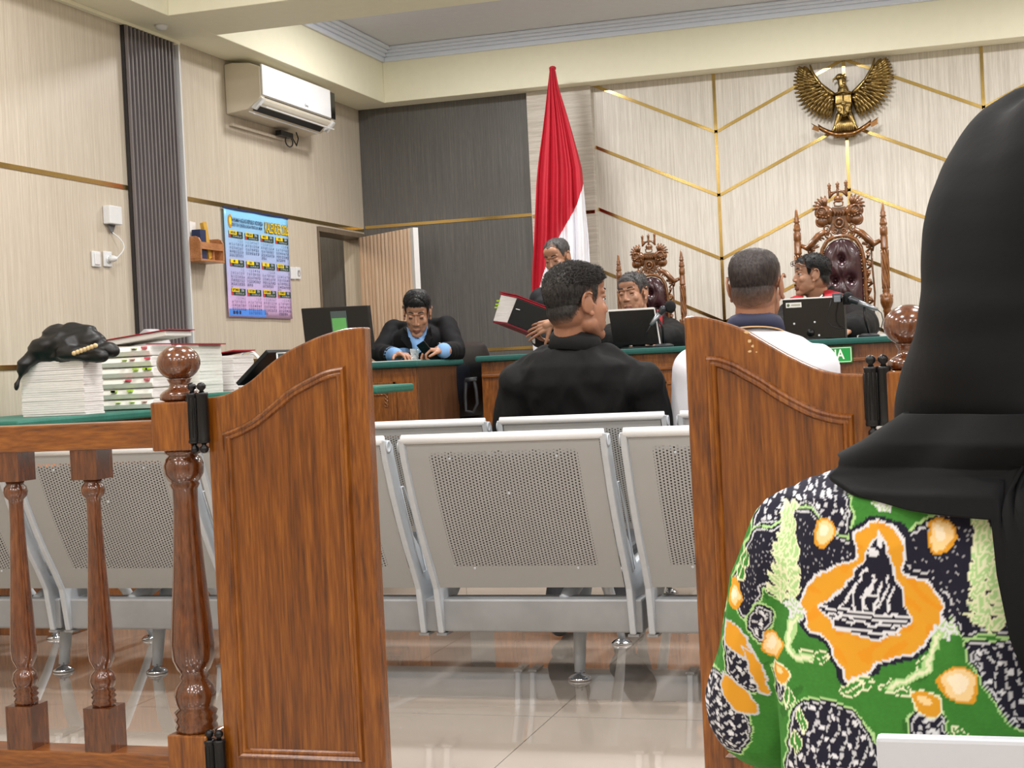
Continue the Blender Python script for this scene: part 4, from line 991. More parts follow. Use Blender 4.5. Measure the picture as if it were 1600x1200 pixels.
# ---------------------------------------------------------------- carved judge chairs
def carved_chair(cx, ztop, S, label, YC=8.25):
    k = .00076*S
    def c7(u, v, dy=0): return V(cx+(u-503)*k, YC+dy, ztop-(v-55)*k)
    g = empty('carved_chair', (cx, YC-.2, .2), label, 'carved chair', 'carved high-backed chairs of the judges')
    for u in (205, 803):
        pr = [(1, 225), (9, 240), (14, 285), (19, 300), (16, 312), (24, 322), (14, 330), (22, 345), (22, 362), (27, 372), (27, 380), (19, 392), (27, 402), (27, 452), (23, 458), (26, 470), (26, 535), (28, 540), (28, 548), (22, 556), (25, 600), (27, 650), (22, 665), (22, 720), (28, 770), (24, 830), (28, 850), (24, 860), (38, 880), (46, 905), (45, 930), (34, 958), (26, 975), (30, 985), (24, 1000), (24, 1200)]
        m = MB().lathe([(r*k, c7(0, v).z) for r, v in pr][::-1], (c7(u, 0).x, YC, 0), seg=20)
        for ph in range(8):
            a = 2*math.pi*ph/8; X = c7(u, 0).x
            m.cap(V(X+33*k*math.cos(a), YC+33*k*math.sin(a), c7(0, 880).z), V(X+30*k*math.cos(a), YC+30*k*math.sin(a), c7(0, 945).z), 13*k, 8*k, seg=8, rings=3)
            m.tube([V(X+25*k*math.cos(a+t*2.2), YC+25*k*math.sin(a+t*2.2), c7(0, 560+t*270).z) for t in [i/9 for i in range(10)]], 5*k, 6)
        m.build('post', MT['chairpost'], g)
        MB().bb(c7(u-24, 0).x, c7(u+24, 0).x, YC-.02, YC+.02, .201, c7(0, 1190).z).build('rear_leg', MT['carved'], g)
    # crest: crown, lobes with leaves, medallion, scrolls
    m = MB()
    for u, top in ((443, 62), (500, 55), (559, 50)):
        w_ = 1.0
        m.lathe([(r*k, c7(0, v).z) for r, v in [(1, top), (8, top+8), (15, top+20), (9, top+30), (13, top+38), (8, top+46), (11, top+60), (9, top+90), (9, top+110)]][::-1], (c7(u, 0).x, YC, 0), seg=14)
    m.tube([c7(440, 165), c7(470, 135), c7(503, 122), c7(536, 132), c7(565, 165)], 9*k, 8).tube([c7(440, 130), c7(503, 128), c7(562, 125)], 5*k, 8)
    m.ell(c7(503, 180), (34*k, .022, 26*k)).tube([c7(472, 205, -.01), c7(490, 196, -.02), c7(516, 196, -.02), c7(534, 205, -.01), c7(530, 228, -.01), c7(503, 234, -.02), c7(476, 228, -.01)], 6*k, 8, closed=True)
    plate = [(440,250),(460,235),(503,240),(545,235),(566,250),(560,330),(570,390),(545,425),(503,432),(462,425),(436,390),(446,330)]
    m.prism([c7(u, v, -.008) for u, v in plate], (0, .022, 0))
    m.tube([c7(503+30*math.cos(t), 350+32*math.sin(t), -.016) for t in [i*math.pi/9 for i in range(18)]], 8*k, 8, closed=True).ell(c7(503, 350, -.012), (17*k, .012, 18*k))
    for q in range(5): m.tube([c7(462+q*20, 300, -.014), c7(470+q*20, 262, -.02), c7(480+q*20, 300, -.014)], 5.5*k, 6)
    def spiral(u, v, r, t0, turns, w, dy=-.012, sg=1):
        n = int(14*turns)+2; m.tube([c7(u+sg*r*(1-.8*i/n)*math.cos(t0+i*2*math.pi*turns/n), v+r*(1-.8*i/n)*math.sin(t0+i*2*math.pi*turns/n), dy) for i in range(n+1)], [w*k*(1-.55*i/n) for i in range(n+1)], 8)
    for sg in (-1, 1):
        U = lambda d: 503+sg*d
        m.ell(c7(U(105), 270, -.006), (66*k, .026, 52*k)).ell(c7(U(120), 330, -.004), (48*k, .022, 44*k)).ell(c7(U(70), 300, -.002), (26*k, .018, 60*k))
        for j in range(9):     # radiating acanthus leaves
            a = math.radians(-100+j*19); u0, v0 = U(95+16*math.cos(a)), 240+12*math.sin(a)
            r_ = 86 if j < 6 else 66
            m.tube([c7(u0, v0, -.012), c7(U(95+r_*.6*math.cos(a)), 240+r_*.6*math.sin(a), -.022), c7(U(95+r_*math.cos(a+.14)), 240+r_*math.sin(a+.14), -.006)], [11*k, 14*k, 6*k], 8)
        spiral(U(128), 342, 34, -1.5, 1.4, 9, sg=sg); spiral(U(92), 385, 28, 1.5, 1.4, 9, sg=sg); spiral(U(30), 405, 22, 0, 1.4, 7, -.016, sg=sg)
        spiral(U(118), 262, 36, 2.6, 1.5, 8, -.03, sg=sg)
        for q in range(5): m.ell(c7(U(70+q*20), 300+8*math.sin(q*1.3), -.026), (9*k, .008, 9*k), seg=10, rings=6)
        spiral(U(75), 430, 26, -.5, 1.3, 9, sg=sg)
    m.build('carved_crest', MT['carved'], g)
    for sg in (-1, 1):
        U = lambda d: 503+sg*d
        MB().tube([c7(U(272), 492), c7(U(230), 515, -.01), c7(U(190), 478, -.015), c7(U(150), 430, -.012), c7(U(110), 410, -.008), c7(U(75), 420)], [15*k, 23*k, 26*k, 24*k, 22*k, 16*k], 12).build('shoulder_rail', MT['carved'], g)
        q = MB()      # pierced foliage column between padding and post
        for j in range(9):
            v = 500+j*62; q.tube([c7(U(160+14*math.sin(j*1.7)), v, 0), c7(U(195), v+18, -.012), c7(U(205-20*(j % 2)), v+42, -.005), c7(U(172), v+66, 0)], [9*k, 12*k, 10*k, 7*k], 8)
            q.ell(c7(U(188), v+30, -.014), (14*k, .010, 12*k), seg=10, rings=6)
            if j < 3: q.tube([c7(U(150-j*20), 470-j*6, -.004), c7(U(185-j*30), 452-j*4, -.016), c7(U(205-j*22), 480-j*16, -.006)], [6*k, 11*k, 6*k], 8)
        q.tube([c7(U(150), 500), c7(U(228), 530), c7(U(215), 560), c7(U(228), 640)][:3], [12*k]*3, 8).tube([c7(U(210), 540), c7(U(214), 700), c7(U(222), 860), c7(U(206), 1040), c7(U(206), 1190)], 7*k, 8)
        q.build('pierced_side', MT['carved'], g)
    arch = [(U_, v) for U_, v in [(356,1190),(354,900),(358,700),(364,600),(378,530),(410,475),(455,450),(510,442),(565,450),(612,475),(644,530),(658,600),(664,700),(668,900),(666,1190)]]
    fr = []
    for i in range(len(arch)-1):
        for s in range(4): fr.append(c7(arch[i][0]+(arch[i+1][0]-arch[i][0])*s/4, arch[i][1]+(arch[i+1][1]-arch[i][1])*s/4, -.012))
    fr.append(c7(*arch[-1], -.012))
    MB().tube(fr, 15*k, 10, up=(0, 1, 0)).build('back_frame', MT['carved'], g)
    # tufted leather
    tufts = [(510, 610), (460, 755), (566, 755), (510, 900), (460, 1045), (566, 1045)]
    rows = 60; cols = 36; P = []
    for i in range(rows+1):
        v = 460+(1190-460)*i/rows; t = max(0, 1-(v-460)/170); hw = 138*math.sqrt(max(0, 1-t*t))+2
        row = []
        for j in range(cols+1):
            s = j/cols*2-1; u = 511+s*hw; puff = .035*math.sqrt(max(0, 1-s*s))**.8*min(1, (hw/138))
            for a, b in tufts:
                d2 = ((u-a)**2+(v-b)**2); puff -= .026*math.exp(-d2/(2*17**2)) + .009*math.exp(-d2/(2*42**2))
            dd = min(abs(abs(u-511)/50 - abs(((v-610) % 290)-145)/145*1.0 - .0), 3)
            puff -= .005*math.exp(-(dd*6)**2)
            row.append(c7(u, v, -.012-puff))
        P.append(row)
    lo = MB().grid(P).build('leather_back', MT['leather'], g)
    for a, b in tufts: MB().ell(c7(a, b, -.022), (7*k, .006, 7*k), seg=12, rings=8).build('button', MT['leather'], lo)
    q = MB()
    for i in range(0, len(fr), 1):
        p = fr[i]; c0_ = c7(511, max(600, 0)+0, 0); dirv = (V(c0_.x, 0, max(c0_.z, p.z) if p.z < c0_.z else c0_.z)-V(p.x, 0, p.z)); dirv = dirv.normalized() if dirv.length > 0 else dirv
        if p.z < c0_.z: dirv = V(1 if p.x < c0_.x else -1, 0, 0)
        q.ell(p+dirv*14*k+V(0, -.018, 0), (4.5*k, .004, 4.5*k), seg=8, rings=5)
    q.build('nail_trim', plain('brass_nails', C(150,120,80), .25, 1), g)
    zs2 = .66
    MB().bb(c7(215, 0).x, c7(793, 0).x, YC-.46, YC-.03, zs2-.09, zs2-.02).build('seat_frame', MT['carved'], g, bevel=.006)
    MB().loft([(V(cx, YC-.25, z), (220*k)*s, .2*s, 0) for z, s in ((zs2-.02, 1), (zs2+.01, 1), (zs2+.035, .93), (zs2+.045, .7))], e=4).build('seat_cushion', MT['leather'], g)
    for u in (230, 776):
        MB().lathe([(.02, 0), (.016, .03), (.028, .12), (.02, .3), (.03, zs2-.29-.01), (.03, zs2-.291)], (c7(u, 0).x, YC-.43, .201), seg=16).build('front_leg', MT['turned'], g)
    return g
z2 = px(1312, 283, 8.25).z; x2 = px(1314, 400, 8.25).x
carved_chair(x2, z2, 1.0, 'tall carved throne-like chair behind the chief judge with oxblood tufted leather')
z1 = px(1014, 365, 8.25).z; x1_ = px(1017, 450, 8.25).x
carved_chair(x1_, z1, .785, 'smaller carved throne-like chair behind the left judge')

# ---------------------------------------------------------------- flag
YF = 8.86
fg = empty('flag', (px(862, 300, YF).x, YF, .2), 'red and white flag hanging in folds from a pole by the pillar', 'flag')
tp = px(862, 106, YF)
MB().tube([(tp.x, YF+.02, .25), (tp.x, YF+.02, tp.z)], .013, 12).build('pole', MT['turned'], fg)
MB().lathe([(.02, 0), (.022, .012), (.014, .02), (0, .024)], (tp.x, YF+.02, tp.z-.008), seg=16).build('finial', MT['red'], fg)
MB().lathe([(.16, 0), (.16, .02), (.05, .05), (.03, .08), (0, .08)], (tp.x, YF+.02, .201)).build('base', MT['dark'], fg)
ed = [(106,858,866),(112,858.5,868),(138,855.5,873),(170,852,883),(204,848,893),(240,843,903),(264,840,909),(288,838,911.5),(330,836,915),(368,834.5,919),(420,832,922),(470,831,924),(540,833,926),(620,838,925)]
N1, N2 = 340, 150; P = []
for i in range(N1+1):
    yy = 106+(620-106)*i/N1
    for a, b in zip(ed, ed[1:]):
        if a[0] <= yy <= b[0]+1e-6: t = (yy-a[0])/(b[0]-a[0]); l = a[1]+(b[1]-a[1])*t; r = a[2]+(b[2]-a[2])*t; break
    row = []
    amp = min(.022, .003+(yy-106)*.00009)
    for j in range(N2+1):
        s = j/N2; ph = s*2*math.pi*4.2+.6*math.sin(yy*.012+s*3)
        dyv = amp*(math.sin(ph)+.35*math.sin(ph*2.3+1+yy*.01))
        row.append(px(l+(r-l)*s, yy, YF-.03+dyv)-V(0, 0, 0))
    P.append(row)
def fl(i, j):
    yy = 106+(620-106)*i/N1; row = P[i]; s = j/N2
    bx = [(286,1.0),(320,.83),(368,.46),(392,.32),(417,.22),(450,.12),(480,.0),(620,-.2)]
    if yy < 286: return 0
    for a, b in zip(bx, bx[1:]):
        if a[0] <= yy <= b[0]: return 1 if s > a[1]+(b[1]-a[1])*(yy-a[0])/(b[0]-a[0]) else 0
    return 1
MB().grid(P, mfun=fl).build('flag_cloth', [MT['flagred'], MT['flagwhite']], fg, thick=.003, label='red over white cloth')
# ================================================================ PEOPLE
SK = skinm('skin_tan', C(158,110,84)); SK2 = skinm('skin_light_tan', C(172,126,100)); LIP = plain('lips', C(132,84,68), .5); BROW = plain('brow_hair', C(30,24,22), .6)
EYEW = plain('eye_white', C(220,214,206), .2); IRIS = plain('iris', C(28,18,14), .1)
HB = hairm('black_hair', C(22,21,22)); HG = hairm('greying_hair', C(72,70,70)); HS = hairm('cropped_hair', C(46,38,36))
def Rh(yaw, pitch=0, roll=0):
    return Matrix.Rotation(math.radians(yaw), 3, 'Z') @ Matrix.Rotation(math.radians(pitch), 3, 'X') @ Matrix.Rotation(math.radians(roll), 3, 'Y')
def head(c, R, s, nb, sx=1.0, nr=.054, lid=0.0, vox=.0032, fat=0.0):
    "head and neck fused into one skin; returns mesh bits and the local frame"
    m = MB(); T = lambda x, y, z: V(x*sx, y, z)*s
    W = lambda p: c + R @ p
    def E(x, y, z, r): m.ell(W(T(x, y, z)), (r[0]*s*sx, r[1]*s, r[2]*s), R, 28, 18)
    def K(a, b, ra, rb): m.cap(W(T(*a)), W(T(*b)), ra*s, rb*s)
    E(0, -.014, .032, (.074, .092, .083)); E(0, .028, -.03, (.061+fat, .062, .084)); E(.03, -.02, .044, (.044, .074, .064)); E(-.03, -.02, .044, (.044, .074, .064)); E(0, .012, -.042, (.062+fat, .05, .055)); E(0, -.032, -.022, (.067, .064, .066))
    for g in (-1, 1):
        K((g*(.036+fat), .012, -.062), (g*.014, .066, -.098), .022+fat, .018); E(g*.040, .056, -.022, (.022, .022, .024))
        K((g*.042, .068, .034), (g*.008, .082, .031), .0085, .0085); E(g*.0115, .0915, -.029, (.0085, .0095, .0065)); E(g*.026, .050, -.066, (.026+fat*.6, .026, .030)); E(g*(.032+fat*.6), .036, -.048, (.028, .036, .042))
        E(g*.031, .0700, .0185-lid*.0055, (.0170, .0135, .0078)); E(g*.031, .0685, -.0005, (.0160, .0125, .0062))
        E(g*.079, -.006, -.004, (.007, .018, .028)); m.tube([W(T(g*(.083+.008*math.sin(t*.5)), -.010-.020*math.cos(t+.35)*-1*.0-.018*math.cos(t), .004+.030*math.sin(t))) for t in [-1.9+i*.42 for i in range(11)]], .0048*s, 8)
        E(g*.080, .004, -.032, (.007, .008, .009)); E(g*.079, .010, -.006, (.006, .006, .008))
    K((0, .084, .016), (0, .099, -.022), .0062, .0092); E(0, .098, -.027, (.0105, .0095, .0075))
    K((-.019, .084, -.0635), (0, .093, -.0625), .0045, .0058); K((.019, .084, -.0635), (0, .093, -.0625), .0045, .0058)
    K((-.017, .083, -.074), (.017, .083, -.074), .005, .005); E(0, .0905, -.0745, (.013, .0065, .0062))
    E(0, .070, -.100, (.026, .020, .019)); E(0, .058, .060, (.052, .030, .036))
    m.cap(W(T(0, -.022, -.04)), nb, nr*s, nr*s*1.08, 24); m.cap(W(T(0, .0, -.07)), nb+R@V(0, .012, 0), nr*s*.9, nr*s*.9, 24)
    v = voxel(m, vox, 5, .5); inv = R.inverted()
    loc = [inv @ (p-c)/s for p in v.v]
    for q in loc: q.x /= sx
    for fi, f in enumerate(v.f):
        p = (loc[f[0]]+loc[f[2]])*.5
        if p.y > .074 and abs(p.x) < .024-.25*abs(p.z+.069)*1.0 and -.0805 < p.z < -.0575: v.m[fi] = 1
    eyes = MB()
    for g in (-1, 1):
        eyes.ell(W(T(g*.031, .0660, .0080)), .0125*s, R, 16, 10)
    iris = MB()
    for g in (-1, 1): iris.ell(W(T(g*.031, .0722, .0072-lid*.003)), (.0070*s, .0072*s, .0070*s), R, 12, 8)
    for g in (-1, 1):      # lash line along the upper lid
        iris.tube([W(T(g*(.031+.0155*q), .0822-.0075*q*q-(.0035 if q*1 > 0 else 0)*abs(q), .0105-lid*.0060-.0035*q*q)) for q in [i/5-1 for i in range(11)]], [.0011*s, .0014*s]+[.0017*s]*7+[.0014*s, .0011*s], 6)
    brow = MB()
    for g in (-1, 1):
        pts_ = []
        for q in [i/8 for i in range(9)]:
            x = .013+.036*q; zz = .0375+.006*math.sin(q*2.2)-.004*q
            best = max((l_.y for l_ in loc if abs(l_.x-g*x) < .004 and abs(l_.z-zz) < .004 and l_.y > 0), default=.08)
            pts_.append(W(T(g*x, best+.0004, zz)))
        brow.tube(pts_, [.0016*s, .0030*s, .0034*s, .0034*s, .0032*s, .0030*s, .0026*s, .0020*s, .0010*s], 8)
    eyes.brow = brow
    return v, loc, eyes, iris, W, T
def hairline(a, kind):
    base = dict(short=[(0,.074),(.5,.074),(.75,.062),(.98,.045),(1.12,.0),(1.3,.002),(1.42,.034),(1.75,.030),(2.0,-.012),(2.35,-.052),(3.15,-.062)],
                recede=[(0,.088),(.35,.094),(.6,.086),(.9,.066),(1.1,.02),(1.3,.006),(1.45,.036),(1.75,.030),(2.0,-.012),(2.35,-.050),(3.15,-.060)],
                crop=[(0,.070),(.5,.068),(.8,.056),(1.0,.04),(1.15,.006),(1.3,.006),(1.42,.036),(1.75,.032),(2.0,-.008),(2.3,-.048),(3.15,-.066)])[kind]
    for p, q in zip(base, base[1:]):
        if a <= q[0]: return p[1]+(q[1]-p[1])*(a-p[0])/(q[0]-p[0])
    return base[-1][1]
def hair(v, loc, s, kind, th, top=1.0, noise_a=.35, seed=0, ns=26, front=0.0, fade=.022):
    msk = []; hh = []
    for p in loc:
        a = abs(math.atan2(abs(p.x), p.y-.0)); d = p.z-hairline(a, kind)
        if abs(p.x) > .0765 and p.z < .035: d = -1       # ears stay bare
        msk.append(d)
        k = max(0, min(1, d/.03)); k = k*k*(3-2*k)
        up = max(0, min(1, (p.z-.02)/.08))
        n = noise.noise(V(p.x*ns, p.y*ns, p.z*ns*.6)+V(seed, 0, 0))
        fr = front*max(0, min(1, (p.y-.02)/.05))*up
        hh.append(.0012+th*(.35+.65*up*top)*k*(1+noise_a*n)+fr*k)
    idx = {}; out = MB()
    for f in v.f:
        if all(msk[i] > -.002 for i in f):
            for i in f:
                if i not in idx: idx[i] = len(out.v); out.v.append(v.v[i]+v.n[i]*hh[i]*s)
            out.f.append([idx[i] for i in f]); out.m.append(0); out.s.append(True)
    out.fade = [0 if loc[i].y > .055 else max(0, min(1, 1-(msk[i]-.002+.004*noise.noise(loc[i]*90))/fade))**2.4 for i in idx]
    return out, [(v.v[i], v.n[i], hh[i], loc[i]) for i in idx]
def spikes(out, pts, n, L, sweep, s, R, zmin=.02, jit=.5, w=.0035):
    cand = [p for p in pts if p[3].z > zmin]
    for _ in range(n):
        p, nn, h, lo = random.choice(cand); d = (nn + R@Vector(sweep) + V(random.uniform(-jit, jit), random.uniform(-jit, jit), random.uniform(-jit, jit))*.6).normalized()
        b = p+nn*(h-.004)*s; a1 = d.orthogonal().normalized(); a2 = d.cross(a1); ln = L*s*random.uniform(.6, 1.2); k = len(out.v)
        md = b+d*ln*.55+nn*ln*.12
        for r_, q in ((w, b), (w*.75, md)):
            out.v += [q+(a1*math.cos(t)+a2*math.sin(t))*r_ for t in (0, 2.1, 4.2)]
        out.v.append(b+d*ln+V(0,0,-ln*.12)); 
        out.f += [[k,k+1,k+4,k+3],[k+1,k+2,k+5,k+4],[k+2,k,k+3,k+5],[k+3,k+4,k+6],[k+4,k+5,k+6],[k+5,k+3,k+6]]; out.m += [0]*6; out.s += [True]*6
    return out
def hand(w, f, p, side, curl=(25,30,35,40), thumb=(40, 20), s=.92, spread=5):
    f = Vector(f).normalized(); p = (Vector(p)-f*Vector(p).dot(f)).normalized(); t = f.cross(p)*side; m = MB()
    offs = (.030, .010, -.010, -.029); lens = ((.040,.026,.020),(.044,.029,.021),(.040,.027,.021),(.031,.020,.018)); rad = (.0088,.0090,.0086,.0076)
    for k in range(4):
        b = w+(f*(.083-.004*abs(k-1)-.003*(k == 3))+t*offs[k])*s
        m.cap(w+(f*.008+t*offs[k]*.62)*s, b, .0145*s, .0115*s, 12, 4)
        d = (f+t*math.tan(math.radians(spread*(1.5-k)))).normalized(); n_ = p.copy(); q = b
        for j, L in enumerate(lens[k]):
            ang = math.radians(curl[k]*(.8 if j == 0 else 1.0))
            d, n_ = (d*math.cos(ang)+n_*math.sin(ang)), (n_*math.cos(ang)-d*math.sin(ang))
            q2 = q+d*L*s; m.cap(q, q2, rad[k]*s*(1-.06*j), rad[k]*s*(.94-.08*j), 12, 4); q = q2
    a, b_ = math.radians(thumb[0]), math.radians(thumb[1])
    q = w+(f*.020+t*.022)*s; d = (f*math.cos(a)+t*math.sin(a)+p*math.sin(b_)).normalized()
    m.cap(w+(f*.012+t*.012)*s, q+d*.036*s, .017*s, .0125*s, 12, 4)
    q = q+d*.036*s; d2 = (d+p*.15+f*.15).normalized(); m.cap(q, q+d2*.032*s, .0108*s, .0098*s, 12, 4)
    q = q+d2*.032*s; d3 = (d2+p*.1+f*.2).normalized(); m.cap(q, q+d3*.024*s, .0098*s, .0078*s, 12, 4)
    m.cap(w-f*.03*s, w+f*.03*s, .024*s, .026*s, 14, 4)
    return m
def torso_secs(pel, nb, sw, dep, yaw, belly=1.0, infl=0.0, shoulder_drop=.035, lean=0):
    y = math.radians(yaw); out = []
    for t, rx, ry in ((0, .165, .115), (.12, .172, .125), (.35, .155*belly, .115*belly), (.55, sw*.82, dep*1.0), (.74, sw*.90, dep*1.08), (.86, sw*.86, dep*.95), (.93, sw*.66, dep*.75), (.98, sw*.36, dep*.58), (1.0, .062, .058)):
        c = Vector(pel).lerp(Vector(nb), t); bulge = .02*math.sin(math.pi*t)
        c = c+V(-math.sin(y), math.cos(y), 0)*(-bulge)
        out.append((c, rx+infl, ry+infl, y))
    return out
def arm_chain(m, sh, el, wr, infl=0, r=(.056, .042, .030), upto=1.0):
    e2 = Vector(el).lerp(Vector(wr), upto)
    m.cap(sh, el, r[0]+infl, r[1]+infl); m.cap(el, e2, r[1]+infl, (r[1]+(r[2]-r[1])*upto)+infl)
def leg_chain(m, hip, kn, an, infl=0, r=(.082, .056, .040)):
    m.cap(hip, kn, r[0]+infl, r[1]+infl); m.cap(kn, an, r[1]+infl, r[2]+infl)
def shoe(an, yaw, s=.95):
    y = math.radians(yaw); f = V(-math.sin(y), math.cos(y), 0); z = .001; a = V(an[0], an[1], 0); m = MB(); bz = an[2]-.085*s
    m.cap(a+V(0,0,bz+.038)-f*.03, a+f*.10*s+V(0,0,bz+.030), .034*s, .030*s).ell(a+f*.13*s+V(0,0,bz+.026), (.040*s, .05*s, .024*s), Matrix.Rotation(y, 3, 'Z')).cap(a+V(0,0,bz+.04), a+V(0,0,bz+.08), .036*s, .038*s)
    for i, v in enumerate(m.v):
        if v.z < bz+.004: m.v[i].z = bz+.004
    return m
def collar(c, R, r0, h, gap, mat, name, par, tilt=0, flare=.010, rx=1.0, n=40, th=.003, label=None):
    "folded collar: stand plus fallen leaf, open at the front by gap radians"
    P = []
    for i in range(n+1):
        a = -math.pi/2+math.pi*0+gap/2+(2*math.pi-gap)*i/n + math.pi   # opening towards +Y (front)
        row = []
        ca, sa = math.cos(a), math.sin(a)
        k = (i/n-.5)*2
        low = h*(.95+.35*abs(k)**3)
        for rr, zz in ((r0, 0), (r0*.985, h*.6), (r0*.985, h), (r0+.004, h+.003), (r0+flare, h*.75), (r0+flare*1.5, h-low)):
            row.append(c + R @ V(rr*ca*rx, rr*sa, zz))
        P.append(row)
    return MB().grid(P).build(name, mat, par, thick=th, label=label)
def finish_person(p, v, W, T, eyes, iris, extra, skin, hairmesh, hairmat):
    b = MB(); b.join(v)
    for e in extra: b.join(e)
    o = b.build('body', [skin, LIP, BROW], p, fixn=False)
    eo = eyes.build('eyes', EYEW, p); iris.build('irises', IRIS, eo); eyes.brow.build('eyebrows', BROW, p)
    if hairmesh:
        ho = hairmesh.build('hair', hairmat, p, fixn=False)
        fd = list(hairmesh.fade)+[0.0]*(len(ho.data.vertices)-len(hairmesh.fade))
        at = ho.data.color_attributes.new('fade', 'FLOAT_COLOR', 'POINT')
        at.data.foreach_set('color', np.repeat(np.array(fd, np.float32)[:, None], 4, axis=1).ravel())
    return o

# ---- man in the black shirt (seated, back to us, head turned right)
def man_black():
    Y0 = 5.04
    hc = px(902, 474, 5.0); R = Rh(-46, 2, 3); s = 1.11
    nb = px(893, 545, 5.02)
    p = empty('person', (nb.x, 5.1, .44), 'seated man in a black shirt seen from behind, head turned right', 'person', None)
    v, loc, ey, ir, W, T = head(hc, R, s, nb, fat=.008, vox=.003)
    h, pts = hair(v, loc, s, 'short', .011, 1.1, .25, 3, front=.008, fade=.026)
    spikes(h, pts, 5200, .016, (.1, 1.0, .35), s, R, .055, .5, .0011)
    spikes(h, pts, 5000, .008, (0, -.1, -1.1), s, R, -.03, .35, .0009)
    pel = V(nb.x+.02, 5.20, .50)
    shL, shR = px(815, 598, 5.03), px(1004, 600, 5.06)
    elL, elR = px(797, 700, 5.10), px(1034, 705, 5.14); wrL, wrR = V(elL.x+.05, 5.40, .56), V(elR.x-.07, 5.42, .56)
    hips = [pel+V(-.095, .03, -.01), pel+V(.095, .03, -.01)]; kn = [pel+V(-.16, .40, .02), pel+V(.18, .40, .02)]; an = [V(px(893, 1000, 4.9).x-.02, 4.86, .085), V(px(965, 1000, 4.9).x+.02, 4.92, .085)]
    body = MB().loft(torso_secs(pel, nb, .21, .115, 0, 1.05)); arm_chain(body, shL, elL, wrL); arm_chain(body, shR, elR, wrR)
    for a, b, c in zip(hips, kn, an): leg_chain(body, a, b, c)
    bv = voxel(body, .012, 3)
    hl = voxel(hand(wrL, (.2, 1, -.2), (.3, 0, -1), -1), .004, 2); hr = voxel(hand(wrR, (-.2, 1, -.2), (-.3, 0, -1), 1), .004, 2)
    finish_person(p, v, W, T, ey, ir, [bv, hl, hr], SK, h, hairm('salted_hair', C(46,43,41)))
    g = MB().loft(torso_secs(pel+V(0,0,-.02), nb+V(0,0,.012), .232, .128, 0, 1.12, .014)); arm_chain(g, shL, elL, wrL, .022, upto=.85); arm_chain(g, shR, elR, wrR, .022, upto=.85)
    g.ell(shL, (.082, .085, .075)).ell(shR, (.082, .085, .075)); g.cap(px(850, 562, 5.02), shL+V(0,0,.015), .045, .055).cap(px(948, 560, 5.02), shR+V(0,0,.015), .045, .055)
    gv = wrinkle(voxel(g, .0065, 14), .012, (7, 7, 4), 1)
    so = gv.build('shirt', plain('black_shirt_cloth', C(17,17,18), .8, 0, .15, 90, .1, spec=.25, stretch=(1,1,1)), p, fixn=False)
    collar(px(897, 554, 5.02), Rh(-20, -12, 3), .078, .064, .45, plain('black_shirt_collar', C(22,22,23), .75, 0, .1, 90, spec=.25), 'collar', so, flare=.008, rx=1.04)
    t = MB()
    for a, b, c in zip(hips, kn, an): leg_chain(t, a, b, c+V(0,0,.02), .016)
    t.ell(pel+V(0,.02,0), (.18, .14, .10)); wrinkle(voxel(t, .012, 4), .004, (8,8,8), 2).build('trousers', plain('black_trousers', C(24,24,28), .75), p, fixn=False)
    for a in an: shoe(a, 0).build('shoe', MT['black'], p)
man_black()

